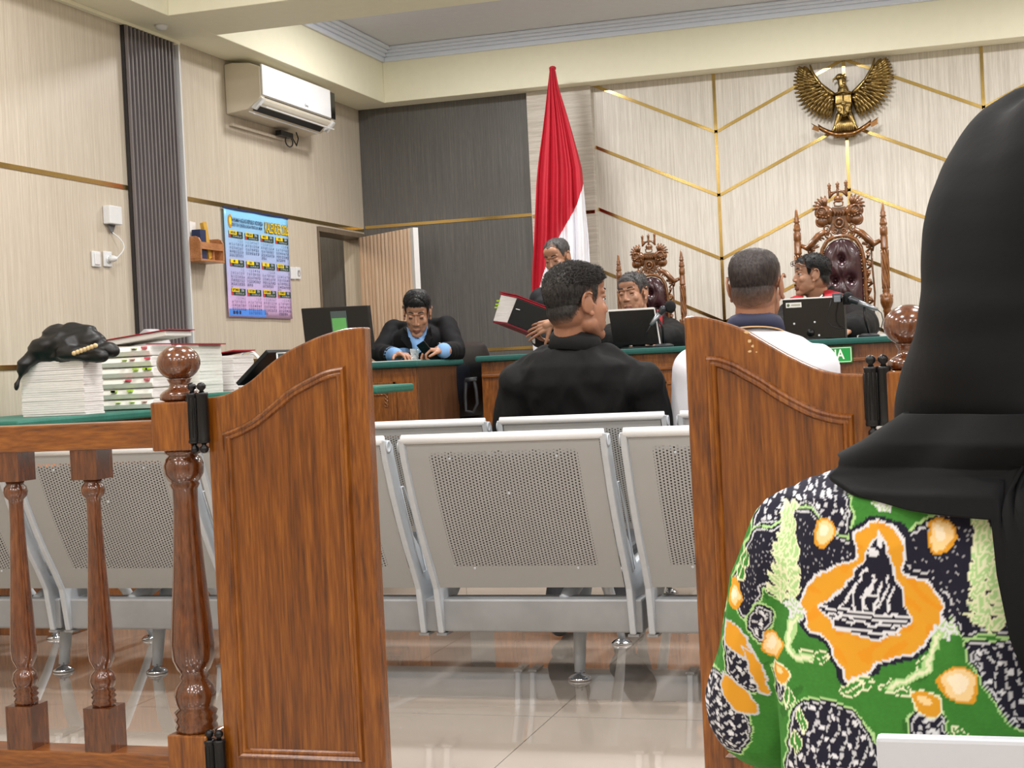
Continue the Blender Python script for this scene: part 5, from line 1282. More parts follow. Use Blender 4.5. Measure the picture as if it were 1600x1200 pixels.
# ---- man in the white shirt with the navy collar
def man_white():
    hc = px(1182, 450, 5.1); R = Rh(-8, -4, 0); s = 1.10; nb = px(1180, 520, 5.09)
    p = empty('person', (nb.x, 5.2, .44), 'seated man with cropped hair in a white shirt with navy collar, back to us', 'person')
    v, loc, ey, ir, W, T = head(hc, R, s, nb, nr=.058, vox=.003)
    h, pts = hair(v, loc, s, 'crop', .005, 1.2, .15, 5, fade=.062)
    spikes(h, pts, 5000, .0055, (0, 0, .3), s, R, .055, .4, .0010)
    pel = V(nb.x, 5.26, .50); shL, shR = px(1088, 580, 5.10), px(1273, 574, 5.10)
    elL, elR = px(1078, 690, 5.16), px(1292, 690, 5.18); wrL, wrR = V(elL.x+.06, 5.46, .56), V(elR.x-.08, 5.46, .56)
    hips = [pel+V(-.095, .03, -.01), pel+V(.095, .03, -.01)]; kn = [pel+V(-.14, .40, .02), pel+V(.14, .40, .02)]; an = [V(kn[0].x, 5.50, .085), V(kn[1].x, 5.50, .085)]
    body = MB().loft(torso_secs(pel, nb, .205, .11, 0)); arm_chain(body, shL, elL, wrL); arm_chain(body, shR, elR, wrR)
    for a, b, c in zip(hips, kn, an): leg_chain(body, a, b, c)
    finish_person(p, v, W, T, ey, ir, [voxel(body, .012, 3), voxel(hand(wrL, (.2, 1, -.2), (.3, 0, -1), -1), .004, 2), voxel(hand(wrR, (-.2, 1, -.2), (-.3, 0, -1), 1), .004, 2)], SK, h, HS)
    g = MB().loft(torso_secs(pel+V(0,0,-.02), nb+V(0,0,.014), .222, .122, 0, 1.08, .014)); arm_chain(g, shL, elL, wrL, .026, upto=.1); arm_chain(g, shR, elR, wrR, .026, upto=.1)
    g.ell(shL, (.075, .08, .07)).ell(shR, (.075, .08, .07)).cap(px(1130, 545, 5.1), shL+V(0,0,.01), .042, .055).cap(px(1232, 543, 5.1), shR+V(0,0,.01), .042, .055)
    so = wrinkle(voxel(g, .0065, 14), .005, (6, 6, 4), 8).build('shirt', plain('white_shirt_cloth', C(226,226,234), .8, 0, .01), p, fixn=False)
    cc = px(1180, 521, 5.09)
    collar(cc, Rh(0, -14, 0), .080, .048, .5, MT['navy'], 'navy_collar', so, flare=.012, rx=1.02, label='navy blue collar')
    q = MB().tube([cc+Rh(0, -14, 0)@V(.097*math.cos(a)*1.02, .097*math.sin(a), -.002) for a in [math.pi*1.02+math.pi*.96*i/24 for i in range(25)]], .0028, 8); q.build('collar_piping', plain('tan_piping', C(196,160,120), .6), so)
    t = MB()
    for a, b, c in zip(hips, kn, an): leg_chain(t, a, b, c+V(0,0,.02), .016)
    t.ell(pel+V(0,.02,0), (.18, .14, .10)); voxel(t, .012, 4).build('trousers', plain('dark_trousers', C(34,34,40), .75), p, fixn=False)
    for a in an: shoe(a, 0).build('shoe', MT['black'], p)
man_white()

# ---- clerk in the dark suit
def clerk():
    hc = px(652, 489, 6.98); R = Rh(194, -27, -3); s = .90; nb = px(653, 531, 7.08)
    p = empty('person', (nb.x, 7.2, .6), 'young man in a dark suit and blue shirt looking down at his phone', 'person')
    v, loc, ey, ir, W, T = head(hc, R, s, nb, sx=.90, lid=1.0, vox=.003)
    h, pts = hair(v, loc, s, 'short', .012, 1.2, .3, 7, front=.009)
    spikes(h, pts, 2600, .009, (.3, 1.6, -.2), s, R, .06, .4, .0028)
    pel = V(nb.x+.02, 7.30, .70); shL, shR = px(615, 516, 7.15), px(698, 510, 7.15)
    elL, elR = px(594, 552, 6.99), px(713, 549, 7.01)
    wL, wR = px(619, 553, 6.76), px(692, 548, 6.76); wL.z = CT+.030; wR.z = CT+.042
    an = [V(pel.x-.1, 7.05, .285), V(pel.x+.1, 7.05, .285)]; hips = [pel+V(-.09, -.02, 0), pel+V(.09, -.02, 0)]; chest = px(655, 540, 7.10); kn = [pel+V(-.11, -.22, -.0), pel+V(.11, -.22, -.0)]
    body = MB().loft(torso_secs(pel, nb, .18, .10, 14, shoulder_drop=.03)); arm_chain(body, shL, elL, wL, r=(.042,.032,.022)); arm_chain(body, shR, elR, wR, r=(.042,.032,.022))
    hl = voxel(hand(wL, (.9, -.5, .05), (.1, -.1, -1), -1, (30, 34, 34, 40), (55, 15), .80), .0032, 2)
    hr = voxel(hand(wR, (-.9, -.5, .10), (-.35, -.1, -.9), 1, (58, 40, 45, 50), (40, 20), .80), .0032, 2)
    finish_person(p, v, W, T, ey, ir, [voxel(body, .010, 3), hl, hr], SK2, h, HB)
    suit = plain('dark_suit_cloth', C(10,10,14), .8, 0, .12, 80, spec=.25); blue = plain('light_blue_shirt', C(128,172,224), .75, 0, .04, 60)
    g = MB().loft(torso_secs(pel, nb+V(.0,.012,-.022), .19, .115, 14, 1.05, .012)); arm_chain(g, shL, elL, wL, .008, r=(.046,.040,.030), upto=.80); arm_chain(g, shR, elR, wR, .008, r=(.046,.040,.030), upto=.86)
    g.ell(shL, (.056,.055,.042)).ell(shR, (.056,.055,.042)).cap(px(634, 510, 7.13), shL+V(0,0,.010), .03, .034).cap(px(674, 507, 7.13), shR+V(0,0,.010), .03, .034)
    g.ell(chest, (.15, .105, .11)).cap(chest+V(-.11, .03, .03), shL, .05, .05).cap(chest+V(.11, .03, .03), shR, .05, .05)
    so = wrinkle(voxel(g, .0065, 9), .005, (8, 8, 6), 12).build('suit_jacket', suit, p, fixn=False)
    voxel(MB().loft(torso_secs(pel, nb+V(0,0,-.008), .184, .106, 14, 1.02, .008)), .01, 3).build('shirt', blue, p, fixn=False)
    # shirt front, lapels and collar
    f = lambda x, y, Y=6.93: px(x, y, Y)
    MB().grid([[f(641, 520, 6.985), f(653, 530, 6.965), f(666, 519, 6.985)], [f(641, 533, 6.955), f(652, 539, 6.94), f(663, 532, 6.955)], [f(645, 552, 6.935), f(652, 553, 6.925), f(658, 550, 6.935)]]).build('shirt_front', blue, p, thick=.004, label='light blue shirt front')
    for sg, P in ((-1, [(636,511),(639,526),(646,533),(652,527),(644,518)]), (1, [(668,509),(666,523),(660,531),(653,527),(661,518)])):
        MB().prism([f(a, b, 6.965 if i in (1, 2, 3) else 7.0) for i, (a, b) in enumerate(P)], (0, -.006, 0)).build('shirt_collar', blue, p, label='light blue collar point')
    for sg, P in ((-1, [(631,512),(627,530),(636,541),(648,557),(643,536),(637,520)]), (1, [(673,510),(677,528),(670,540),(654,557),(661,536),(668,519)])):
        MB().prism([f(a, b, 6.945 if i in (1, 2, 3, 4) else 6.99) for i, (a, b) in enumerate(P)], (0, -.007, 0)).build('lapel', suit, so)
    for e_, w_ in ((elL, wL), (elR, wR)):
        d = (w_-e_).normalized(); MB().cap(e_.lerp(w_, .74), e_.lerp(w_, .97), .041, .037).build('cuff', blue, p, label='light blue cuff')
    t = MB()
    for a, b, c in zip(hips, kn, an): leg_chain(t, a, b, c+V(0,0,.03), .012)
    t.ell(pel, (.17, .13, .10)); voxel(t, .012, 4).build('trousers', suit, p, fixn=False)
    for a in an: shoe(a, 180).build('shoe', MT['black'], p)
    a = px(664, 545, 6.72)
    MB().box((a.x+.01, 6.70, CT+.050), (.045, .008, .085), Matrix.Rotation(-.5, 3, 'Y') @ Matrix.Rotation(.5, 3, 'X')).build('phone', MT['screen'], bevel=.003, label='small dark phone held between the clerk fingers', cat='phone')
clerk()

# ---- standing man holding the red document bundle
def stander():
    hc = px(871, 404, 7.93); R = Rh(166, -20, 4); s = .90; nb = px(880, 447, 7.98)
    p = empty('person', (nb.x, 8.0, .2), 'standing greying man in dark clothes holding a thick red document bundle', 'person')
    v, loc, ey, ir, W, T = head(hc, R, s, nb, sx=.92, lid=1.0, vox=.003)
    h, pts = hair(v, loc, s, 'recede', .007, 1.1, .2, 9); spikes(h, pts, 700, .008, (0, .2, .1), s, R, .02, .4, .002)
    pel = V(nb.x+.02, 8.06, .92); shL, shR = px(846, 468, 7.97), px(918, 468, 7.99)
    elL, elR = V(shL.x+.0, 7.93, 1.06), V(shR.x+.03, 7.93, 1.05)
    wR = px(862, 506, 7.66); wL = px(846, 535, 7.84)
    hips = [pel+V(-.085, 0, 0), pel+V(.085, 0, 0)]; kn = [pel+V(-.09, -.02, -.34), pel+V(.09, -.02, -.34)]; an = [V(kn[0].x, 8.06, .285), V(kn[1].x, 8.06, .285)]
    body = MB().loft(torso_secs(pel, nb, .175, .10, 15)); arm_chain(body, shL, elL, wL+V(.05,.05,.0), r=(.048,.038,.026)); arm_chain(body, shR, elR, wR, r=(.048,.038,.026))
    # our right-hand view: the hand spread over the dark spine
    hd = voxel(hand(wR, (-1, -.02, -.28), (-.05, 1, -.25), 1, (10, 12, 16, 22), (62, 4), .92, 7), .0032, 2)
    h2 = voxel(hand(wL+V(.05,.05,0), (-.6, -.5, .2), (0, -.2, 1), 1, (20, 20, 20, 25), (30, 10), .85), .0036, 2)
    finish_person(p, v, W, T, ey, ir, [voxel(body, .010, 3), hd, h2], SK2, h, HG)
    cl = plain('dark_navy_cloth', C(13,14,22), .75, 0, .1)
    g = MB().loft(torso_secs(pel, nb+V(0,0,-.02), .185, .11, 15, 1.05, .012)); arm_chain(g, shL, elL, wL+V(.05,.05,0), .016, r=(.05,.04,.03), upto=.8); arm_chain(g, shR, elR, wR, .016, r=(.05,.04,.03), upto=.72)
    g.ell(shL, (.065,.065,.055)).ell(shR, (.065,.065,.055))
    so = wrinkle(voxel(g, .007, 4), .004, (8,8,6), 15).build('shirt', cl, p, fixn=False)
    MB().prism([px(854, 428, 7.86), px(860, 419, 7.84), px(868, 432, 7.84), px(858, 446, 7.85)], (0, .008, 0)).build('collar_point', MT['paper'], so, label='white collar tip')
    t = MB()
    for a, b, c in zip(hips, kn, an): leg_chain(t, a, b, c+V(0,0,.03), .014)
    t.ell(pel, (.165, .12, .12)); voxel(t, .012, 4).build('trousers', plain('charcoal_trousers', C(20,20,24), .75), p, fixn=False)
    for a in an: shoe(a, 180).build('shoe', MT['black'], p)
    # the bundle
    YB = 7.72
    A0, A1, A2, A3 = px(783, 461, YB), px(808, 466, YB-.02), px(793, 504, YB-.02), px(771, 501, YB)
    L = px(858, 486, YB+.0)-A1+V(0, .02, 0); dpt = V(.0, .20, .0)
    bd = empty('document_bundle', A2, 'thick bundle with red covers and a black spine held by the standing man', 'document bundle')
    quad = [A0, A1, A2, A3]
    # page block: end grain facing left, black wrapped side facing us
    fl_ = [A1, A2, A2+L, A1+L]
    MB().prism([A0+V(0,.0,0), A1+V(0,.004,0), A2+V(0,.004,0), A3], L*.98).build('pages', MT['paperedge'], bd)
    MB().prism(fl_, V(0, -.006, 0)).build('black_spine', MT['black'], bd, bevel=.002)
    up = (A1-A2).normalized(); wv = (A0-A1)
    o_ = V(0, -.008, 0)
    top = [A0+wv*.15+up*.004, A1+o_+up*.004, A1+o_+L+up*.004, A0+wv*.15+L+up*.004+V(0,.0,0)]
    MB().prism(top, up*.006).join(MB().prism([t_+up*.010-L*.02 for t_ in top], up*.004)).build('cover', MT['redcard'], bd, label='bright red top cover')
    bot = [A3-up*.010, A2+o_-up*.010, A2+o_+L-up*.010, A3+L-up*.010]
    MB().prism(bot, up*.008).build('cover', MT['bookred'], bd, label='maroon bottom cover')
    q = MB()
    for t_ in (.52, .64, .78): q.box(A3.lerp(A0, t_)+V(-.006, .002, 0), (.018, .012, .008))
    q.build('index_tabs', MT['lime'], bd)
    MB().tube([A1.lerp(A2, .45)+V(.02,-.009,0), A1.lerp(A2, .5)+V(.045,-.010,0)], .002, 6).build('tie_string', MT['paper'], bd)
    MB().prism([px(829, 527, YB), px(836, 529, YB), px(836, 537, YB), px(833, 536, YB)], (0, .002, 0)).build('loose_sheet', MT['paper'], bd)
stander()

# ---- judges
ROBE = plain('black_robe_cloth', C(11,11,13), .7, 0, .12, 60, spec=.25)
def judge(hx, hy, Y, yaw, pitch, roll, s, sx, nbp, shl, shr, label, hk, hm, th, byaw, sash, hands, lid, front=0, spk=0, skin=SK2, fat=0):
    hc = px(hx, hy, Y); R = Rh(yaw, pitch, roll); nb = px(*nbp, Y+.05)
    p = empty('person', (nb.x, Y+.1, .6), label, 'person')
    v, loc, ey, ir, W, T = head(hc, R, s, nb, sx=sx, lid=lid, vox=.003, fat=fat)
    h, pts = hair(v, loc, s, hk, th, 1.15, .25, hx, front=front)
    if spk: spikes(h, pts, spk, .012, (.2, -.3, .1), s, R, .01, .4, .0022)
    pel = V(nb.x, Y+.18, .71); shL, shR = px(*shl, Y+.06), px(*shr, Y+.06)
    body = MB().loft(torso_secs(pel, nb, .18, .105, byaw)); 
    hs = []; arms = []
    for sh, (el, wr, f, pn, sd) in zip((shL, shR), hands):
        arms.append((sh, el, wr)); arm_chain(body, sh, el, wr, r=(.05,.038,.026)); hs.append(voxel(hand(wr, f, pn, sd, (20,24,26,30), (35,10), .85), .0036, 2))
    hips = [pel+V(-.09, -.02, 0), pel+V(.09, -.02, 0)]; kn = [pel+V(-.11, -.36, 0), pel+V(.11, -.36, 0)]; an = [V(k.x, k.y+.0, .285) for k in kn]
    finish_person(p, v, W, T, ey, ir, [voxel(body, .010, 3)]+hs, skin, h, hm)
    g = MB().loft(torso_secs(pel, nb+V(0,0,-.015), .2, .125, byaw, 1.1, .016))
    for sh, el, wr in arms: arm_chain(g, sh, el, wr, .034, r=(.055,.05,.046), upto=.85); g.ell(sh, (.078,.08,.065))
    g.cap(nb+V(-.07, 0, -.035), shL+V(0,0,.01), .045, .06).cap(nb+V(.07, 0, -.035), shR+V(0,0,.01), .045, .06)
    ro = wrinkle(voxel(g, .0068, 4), .0065, (9, 9, 4), hx*.1).build('robe', ROBE, p, fixn=False)
    t = MB()
    for a, b, c in zip(hips, kn, an): leg_chain(t, a, b, c+V(0,0,.03), .02)
    t.ell(pel, (.18, .14, .10)); voxel(t, .014, 4).build('robe_skirt', ROBE, p, fixn=False)
    for a in an: shoe(a, 180).build('shoe', MT['black'], p)
    for P, Yq, dy in sash:
        MB().grid([[px(a, b, Yq+dd) for a, b, dd in row] for row in P]).build('red_sash', MT['red'], ro, thick=.012, label='red satin front of the robe')
    return p, ro, W, T, R, nb
YJ = 7.78
a = px(1050, 540, 7.50)
p, ro, W, T, R, nb = judge(989, 461, YJ, 166, -2, 5, .95, .95, (1000, 506), (968, 530), (1040, 522), 'greying judge in a black robe at the left, behind his monitor', 'short', HG, .012, 12,
   [([[(1016,486,0),(1024,484,0.02),(1033,487,.05)],[(1020,500,-.035),(1028,500,-.03),(1034,500,-.0)],[(1026,514,-.05),(1030,514,-.048),(1034,512,-.02)],[(1030,528,-.055),(1031,528,-.055),(1033,527,-.04)]], YJ-.09, 0)],
   [(V(px(955, 555, 7.66).x, 7.62, 1.02), V(px(985, 550, 7.4).x, 7.42, BT+.03), (.7, -.6, 0), (0, 0, -1), -1), (V(px(1058, 548, 7.62).x, 7.60, 1.01), V(px(1040, 545, 7.45).x, 7.44, BT+.03), (-.8, -.5, 0), (0, 0, -1), 1)], .8, front=.002, spk=900, fat=.004)
p, ro, W, T, R, nb = judge(1268, 431, YJ, 106, 2, 0, .90, 1.0, (1283, 474), (1240, 494), (1331, 490), 'chief judge in a black and red robe looking left, glasses on his forehead', 'short', HB, .012, 20,
   [([[(1287,456,.03),(1296,454,.05),(1310,458,.07),(1324,463,.07)],[(1288,463,-.02),(1300,461,.0),(1314,464,.02),(1328,469,.02)],[(1290,480,-.07),(1302,480,-.06),(1316,482,-.04),(1328,484,-.02)]], YJ-.05, 0),
    ([[(1236,466,.02),(1244,463,-.01),(1254,464,-.02)],[(1232,474,-.02),(1244,474,-.06),(1256,474,-.07)],[(1232,490,-.04),(1244,490,-.08),(1256,490,-.09)]], YJ-.04, 0)],
   [(V(px(1225, 530, 7.7).x, 7.62, 1.02), V(px(1240, 540, 7.4).x, 7.44, BT+.03), (.7, -.6, 0), (0, 0, -1), -1), (V(px(1347, 520, 7.62).x, 7.60, 1.03), V(px(1330, 526, 7.40).x, 7.38, BT+.035), (-.7, -.7, 0), (0, 0, -1), 1)], .2, front=.003, spk=700, fat=.003)
# black neckband of the robe between neck and sash
MB().tube([px(1279, 474, YJ-.09), px(1288, 464, YJ-.05), px(1297, 456, YJ+.03), px(1300, 450, YJ+.07)], [.012, .016, .018, .014], 12).build('neckband', ROBE, ro)
MB().tube([px(1276, 472, YJ-.10), px(1281, 465, YJ-.085), px(1285, 461, YJ-.07)], .0035, 8).build('white_collar_edge', MT['paper'], ro)
gl_ = MB(); 
for g_ in (-1, 1):
    gl_.tube([W(T(g_*.031+.021*math.cos(t), .104+.004*math.cos(t), .070+.014*math.sin(t))) for t in [2*math.pi*i/16 for i in range(16)]], .0016, 6, closed=True)
    gl_.tube([W(T(g_*.053, .103, .070)), W(T(g_*.078, .06, .052)), W(T(g_*.086, .0, .030))], .002, 6)
gl_.tube([W(T(-.010, .108, .070)), W(T(.010, .108, .070))], .0016, 6)
gl_.build('glasses', plain('dark_red_frames', C(60,26,22), .3), p, label='glasses pushed up on the forehead')
mu = MB()
for i in range(60): 
    a = random.uniform(-.02, .02); mu.ell(W(T(a, .096-.2*abs(a), -.052+random.uniform(-.004, .003))), (.0022, .0016, .0022), seg=6, rings=4)
mu.build('moustache', BROW, p)

# ---- seated woman with the black headscarf and batik blouse
def woman():
    Yh = 1.22; XCN = .085
    base = empty('person', (XCN, 1.25, .42), 'seated woman in a black headscarf and green batik blouse seen from behind', 'person')
    e = lambda x, y, Y=Yh: px(x, y, Y)
    # blouse
    nb = V(XCN, 1.20, e(1400, 700).z+.012)
    shl = V(e(1262, 848).x, 1.20, e(1262, 848).z); shr = V(2*XCN-shl.x, 1.20, shl.z)
    g = MB()
    secs = []
    for y_, xl in ((716, 1385), (730, 1318), (745, 1262), (765, 1225), (800, 1208), (860, 1205), (940, 1205), (1040, 1212), (1160, 1222), (1300, 1232), (1420, 1225)):
        p = e(xl, y_, 1.2); secs.append((V(XCN, 1.205+.01*(y_ < 760), p.z), XCN-p.x, .085 if y_ < 730 else .105 if y_ < 760 else .125, 0))
    g.loft(secs[::-1], seg=48, e=2.25)
    elb = V(e(1213, 1100, 1.28).x, 1.28, e(1213, 1100, 1.28).z); elr = V(2*XCN-elb.x, 1.30, elb.z)
    for sh, el in ((shl, elb), (shr, elr)):
        g.cap(sh, sh.lerp(el, .5), .050, .058).cap(sh.lerp(el, .5), el, .058, .058)
        wr = V(XCN+(.14 if sh is shr else -.14), 1.55, .56); g.cap(el, el.lerp(wr, .75), .058, .048)
    gv = wrinkle(voxel(g, .0016, 16), .006, (7, 7, 5), 21)
    # body under the clothes
    b = MB().loft([(c, rx-.03, ry-.025, yw) for c, rx, ry, yw in secs[::-1][:-1]]).cap(nb, nb+V(0, .02, .12), .05, .05)
    pel = V(XCN, 1.25, .47); kn = [V(XCN-.12, 1.68, .47), V(XCN+.12, 1.68, .47)]; an = [V(XCN-.1, 1.66, .085), V(XCN+.1, 1.66, .085)]
    wrs = [V(XCN-.14, 1.55, .56), V(XCN+.14, 1.55, .56)]
    arm_chain(b, shl, elb, wrs[0], r=(.045,.038,.026)); arm_chain(b, shr, elr, wrs[1], r=(.045,.038,.026))
    for k_, a_ in zip(kn, an): leg_chain(b, pel+V(math.copysign(.08, k_.x-XCN), .03, 0), k_, a_, r=(.07,.05,.036))
    hc = V(XCN, Yh+.01, e(1590, 140).z-.135)
    v, loc, ey, ir, W, T = head(hc, Rh(-4, -8, 0), .92, nb, vox=.0034)
    finish_person(base, v, W, T, ey, ir, [voxel(b, .012, 3), voxel(hand(wrs[0], (.4, 1, -.2), (.3, 0, -1), -1, s=.85), .004, 2), voxel(hand(wrs[1], (-.4, 1, -.2), (-.3, 0, -1), 1, s=.85), .004, 2)], SK2, None, None)
    o = gv.build('batik_blouse', None or batik_mat(), base, fixn=False, label='green, orange and black batik blouse')
    paint_batik(o, gv)
    sk = MB()
    for k_, a_ in zip(kn, an): leg_chain(sk, pel+V(math.copysign(.08, k_.x-XCN), .03, 0), k_, a_+V(0,0,.05), .025, r=(.08,.06,.05))
    sk.ell(pel, (.18, .16, .10)); voxel(sk, .012, 5).build('trousers', ROBE, base, fixn=False)
    for a_ in an: shoe(a_, 0, .85).build('shoe', MT['black'], base)
    # headscarf: closed hood over the head
    m = MB(); S = []
    outl = [(139, 1598), (147, 1585), (158, 1567), (175, 1541), (195, 1522), (219, 1505), (263, 1477), (318, 1453), (362, 1442), (417, 1437), (455, 1436), (490, 1428), (527, 1417), (576, 1409), (626, 1411), (660, 1418), (692, 1430), (720, 1440)]
    n = len(outl)
    for i, (y_, x_) in enumerate(outl):
        p = e(x_, y_, 1.2); rx = XCN-p.x; ry = rx*(1.0 if i < 12 else .92)
        S.append((V(XCN, 1.215, p.z), max(rx, .012), max(ry, .012), 0))
    m.loft(S[::-1], seg=72, e=2.1)
    hv = voxel(m, .0045, 5)
    for i, q in enumerate(hv.v):
        a = math.atan2(q.x-XCN, -(q.y-1.215)); zz = q.z
        t = (1.12-zz)
        f = .006*math.sin(a*5+zz*26)+.007*math.sin(-a*3.2+zz*17+1)*min(1, max(0, t*4)) + .004*noise.noise(V(a*2, zz*9, 0))
        hv.v[i] = q+hv.n[i]*f
    hv.build('headscarf', SCARF, base, fixn=False, label='black headscarf')
    # cape layer on the shoulders with a tail down the back
    P = []; nA = 140; nT = 60
    hem = [(-1.75, 700), (-1.35, 704), (-1.12, 712), (-.95, 738), (-.75, 762), (-.5, 778), (-.25, 788), (-.225, 860), (-.195, 960), (-.145, 1060), (-.09, 1130), (0, 1230), (.4, 1250), (.75, 1230), (.9, 900), (1.1, 760), (1.4, 715), (1.75, 700)]
    def hemz(a):
        for p_, q_ in zip(hem, hem[1:]):
            if a <= q_[0]:
                t = (a-p_[0])/(q_[0]-p_[0]); return p_[1]+(q_[1]-p_[1])*t
        return hem[-1][1]
    def surf(a, z):
        # horizontal position on the blouse surface at height z, angle a from straight back
        for (c1, r1, d1, _), (c2, r2, d2, _) in zip(ring, ring[1:]):
            if z >= c2.z:
                t = min(1, max(0, (c1.z-z)/(c1.z-c2.z))); rx = r1+(r2-r1)*t; ry = d1+(d2-d1)*t; break
        ca, sa = abs(math.cos(a))**(2/2.25), abs(math.sin(a))**(2/2.25)
        return rx*math.copysign(sa, math.sin(a)), -ry*math.copysign(ca, math.cos(a))
    ztop = e(1430, 650).z
    ring = [(V(XCN, 1.205, ztop), .118, .108, 0), (V(XCN, 1.205, e(1430, 690).z), .150, .118, 0)]+secs[1:]
    for i in range(nA+1):
        a = -1.75+3.5*i/nA; zh = e(1400, hemz(a)).z; row = []
        for j in range(nT+1):
            t = j/nT; z = ztop+(zh-ztop)*t
            X, Y_ = surf(a, z)
            ln = math.hypot(X, Y_); o_ = .014+.006*math.sin(a*9+z*14)+.008*math.sin(a*4-z*22)
            row.append(V(XCN+X*(1+o_/ln), 1.205+Y_*(1+o_/ln), z+.004))
        P.append(row)
    MB().grid(P).build('scarf_cape', SCARF, base, thick=.004, label='black scarf layer over the shoulders')
SCARF = plain('black_chiffon', C(7,8,10), .85, 0, .1, 120, .05, spec=.25)
def batik_mat():
    m, t, b = nt('batik_print'); a = t.nodes.new('ShaderNodeVertexColor'); a.layer_name = 'print'; t.links.new(a.outputs[0], b.inputs['Base Color'])
    b.inputs['Roughness'].default_value = .85; b.inputs['Specular IOR Level'].default_value = .15; n = t.nodes.new('ShaderNodeTexNoise'); n.inputs['Scale'].default_value = 500; bp = t.nodes.new('ShaderNodeBump'); bp.inputs['Strength'].default_value = .1; bp.inputs['Distance'].default_value = .001
    t.links.new(n.outputs[0], bp.inputs['Height']); t.links.new(bp.outputs[0], b.inputs['Normal']); return m
def paint_batik(o, gv):
    N = len(gv.v); X = np.array([v.x for v in gv.v]); Z = np.array([v.z for v in gv.v]); Yv = np.array([v.y for v in gv.v])
    # cloth coordinates: unrolled a little round the sides of the body
    c0 = px(1345, 960, 1.09); 
    Kx = 2350*.985/1.15; Kz = 2350/1.135
    u = 1345+(X-c0.x)*Kx; v = 960-(Z-c0.z)*Kz - (u-1345)*.04
    
    def srgb(r, g, b): return np.array(C(r, g, b)[:3])
    GR, OR, DK, CR, WH, PG, PE = srgb(60,122,50), srgb(214,152,44), srgb(32,31,46), srgb(222,226,190), srgb(214,216,222), srgb(168,206,140), srgb(238,206,150)
    col = np.tile(GR, (N, 1))
    rng = np.random.RandomState(3)
    def nz(fx, fy, s=0):
        return np.sin(u*fx+3*np.sin(v*fy*.7+s))*np.sin(v*fy+2.4*np.sin(u*fx*.6+s*2))
    wob = 4*nz(.05, .06)+2.5*nz(.13, .11, 2)
    uu, vv = u+wob, v+3*nz(.07, .05, 4)
    # repeat the cloth design off the photographed part: fold coordinates beyond the edges
    def pip(poly):
        inside = np.zeros(N, bool); n = len(poly)
        for i in range(n):
            x1, y1 = poly[i]; x2, y2 = poly[(i+1) % n]
            cnd = ((y1 > vv) != (y2 > vv)); xi = (x2-x1)*(vv-y1)/((y2-y1) if y2 != y1 else 1e-9)+x1
            inside ^= cnd & (uu < xi)
        return inside
    def dist(poly, closed=True):
        d = np.full(N, 1e9); n = len(poly)
        for i in range(n if closed else n-1):
            a = np.array(poly[i]); b = np.array(poly[(i+1) % n]); ab = b-a; L2 = max(ab@ab, 1e-9)
            t = np.clip(((uu-a[0])*ab[0]+(vv-a[1])*ab[1])/L2, 0, 1); d = np.minimum(d, np.hypot(uu-a[0]-ab[0]*t, vv-a[1]-ab[1]*t))
        return d
    def smooth(P, k=5):
        out = []; n = len(P)
        for i in range(n):
            p0, p1, p2, p3 = [np.array(P[(i+j) % n], float) for j in (-1, 0, 1, 2)]
            for s in range(k):
                t = s/k; out.append(tuple(.5*((2*p1)+(-p0+p2)*t+(2*p0-5*p1+4*p2-p3)*t*t+(-p0+3*p1-3*p2+p3)*t**3)))
        return out
    def darkblob(P, lines=None, ang=0, per=17, sm=True):
        P = smooth(P) if sm else P; m = pip(P); d = dist(P); col[m] = DK; col[m & (d > 3.5) & (d < 6.0)] = WH*.8; col[(~m) & (d < 3.2)] = PG
        ca, sa = math.cos(ang), math.sin(ang)
        if lines == 'stripe':
            w = uu*ca+vv*sa+5*np.sin((vv*ca-uu*sa)*.05); ph = np.mod(w, per); sp = np.sin((vv*ca-uu*sa)*.55+np.floor(w/per)*1.7)
            col[m & (d > 8) & (ph < 4.2) & (sp > -.55)] = WH*.75
            k = np.mod(vv*ca-uu*sa+np.floor(w/per)*23, 41); col[m & (d > 8) & (np.hypot(ph-per*.6, k-20) < 4.2)] = WH
        else:
            s1 = np.sin(uu*.62+2*np.sin(vv*.21))*np.sin(vv*.57+2*np.sin(uu*.25)); col[m & (d > 9) & (s1 > .80)] = WH*.5
    def leaf(cx, cy, ang, L, w, c1=PG, c2=CR):
        ca, sa = math.cos(ang), math.sin(ang); a = (uu-cx)*ca+(vv-cy)*sa; b = -(uu-cx)*sa+(vv-cy)*ca
        t = a/L; m = (t > 0) & (t < 1); hw = w*np.sin(np.pi*np.clip(t, 0, 1)**.8); i_ = m & (np.abs(b) < hw); col[i_] = c1; col[i_ & ((np.abs(b) > hw-2.4) | (np.abs(b) < 1.2))] = c2
    def blobE(cx, cy, rx, ry, ang, c1, c2=None, edge=3):
        ca, sa = math.cos(ang), math.sin(ang); a = (uu-cx)*ca+(vv-cy)*sa; b = -(uu-cx)*sa+(vv-cy)*ca; r = np.sqrt((a/rx)**2+(b/ry)**2)
        if c2 is not None: col[r < 1+edge/min(rx, ry)] = c2
        col[r < 1] = c1
    # dark fields
    darkblob([(1215,745),(1262,735),(1300,742),(1322,775),(1335,815),(1330,850),(1300,842),(1282,822),(1260,812),(1240,830),(1215,848),(1190,850),(1165,870),(1180,800)], 'stripe', .25)
    darkblob([(1262,815),(1290,830),(1315,850),(1340,862),(1330,880),(1300,900),(1270,925),(1248,955),(1205,965),(1190,950),(1175,985),(1172,1020),(1140,1000),(1128,960),(1150,900),(1170,862),(1205,850)])
    darkblob([(1415,845),(1440,820),(1480,800),(1540,780),(1620,790),(1640,985),(1560,985),(1520,975),(1490,985),(1470,960),(1462,930),(1440,905),(1412,890)])
    darkblob([(1485,995),(1520,990),(1560,985),(1620,1010),(1640,1105),(1580,1112),(1545,1108),(1520,1070),(1500,1040)], 'stripe', -.35)
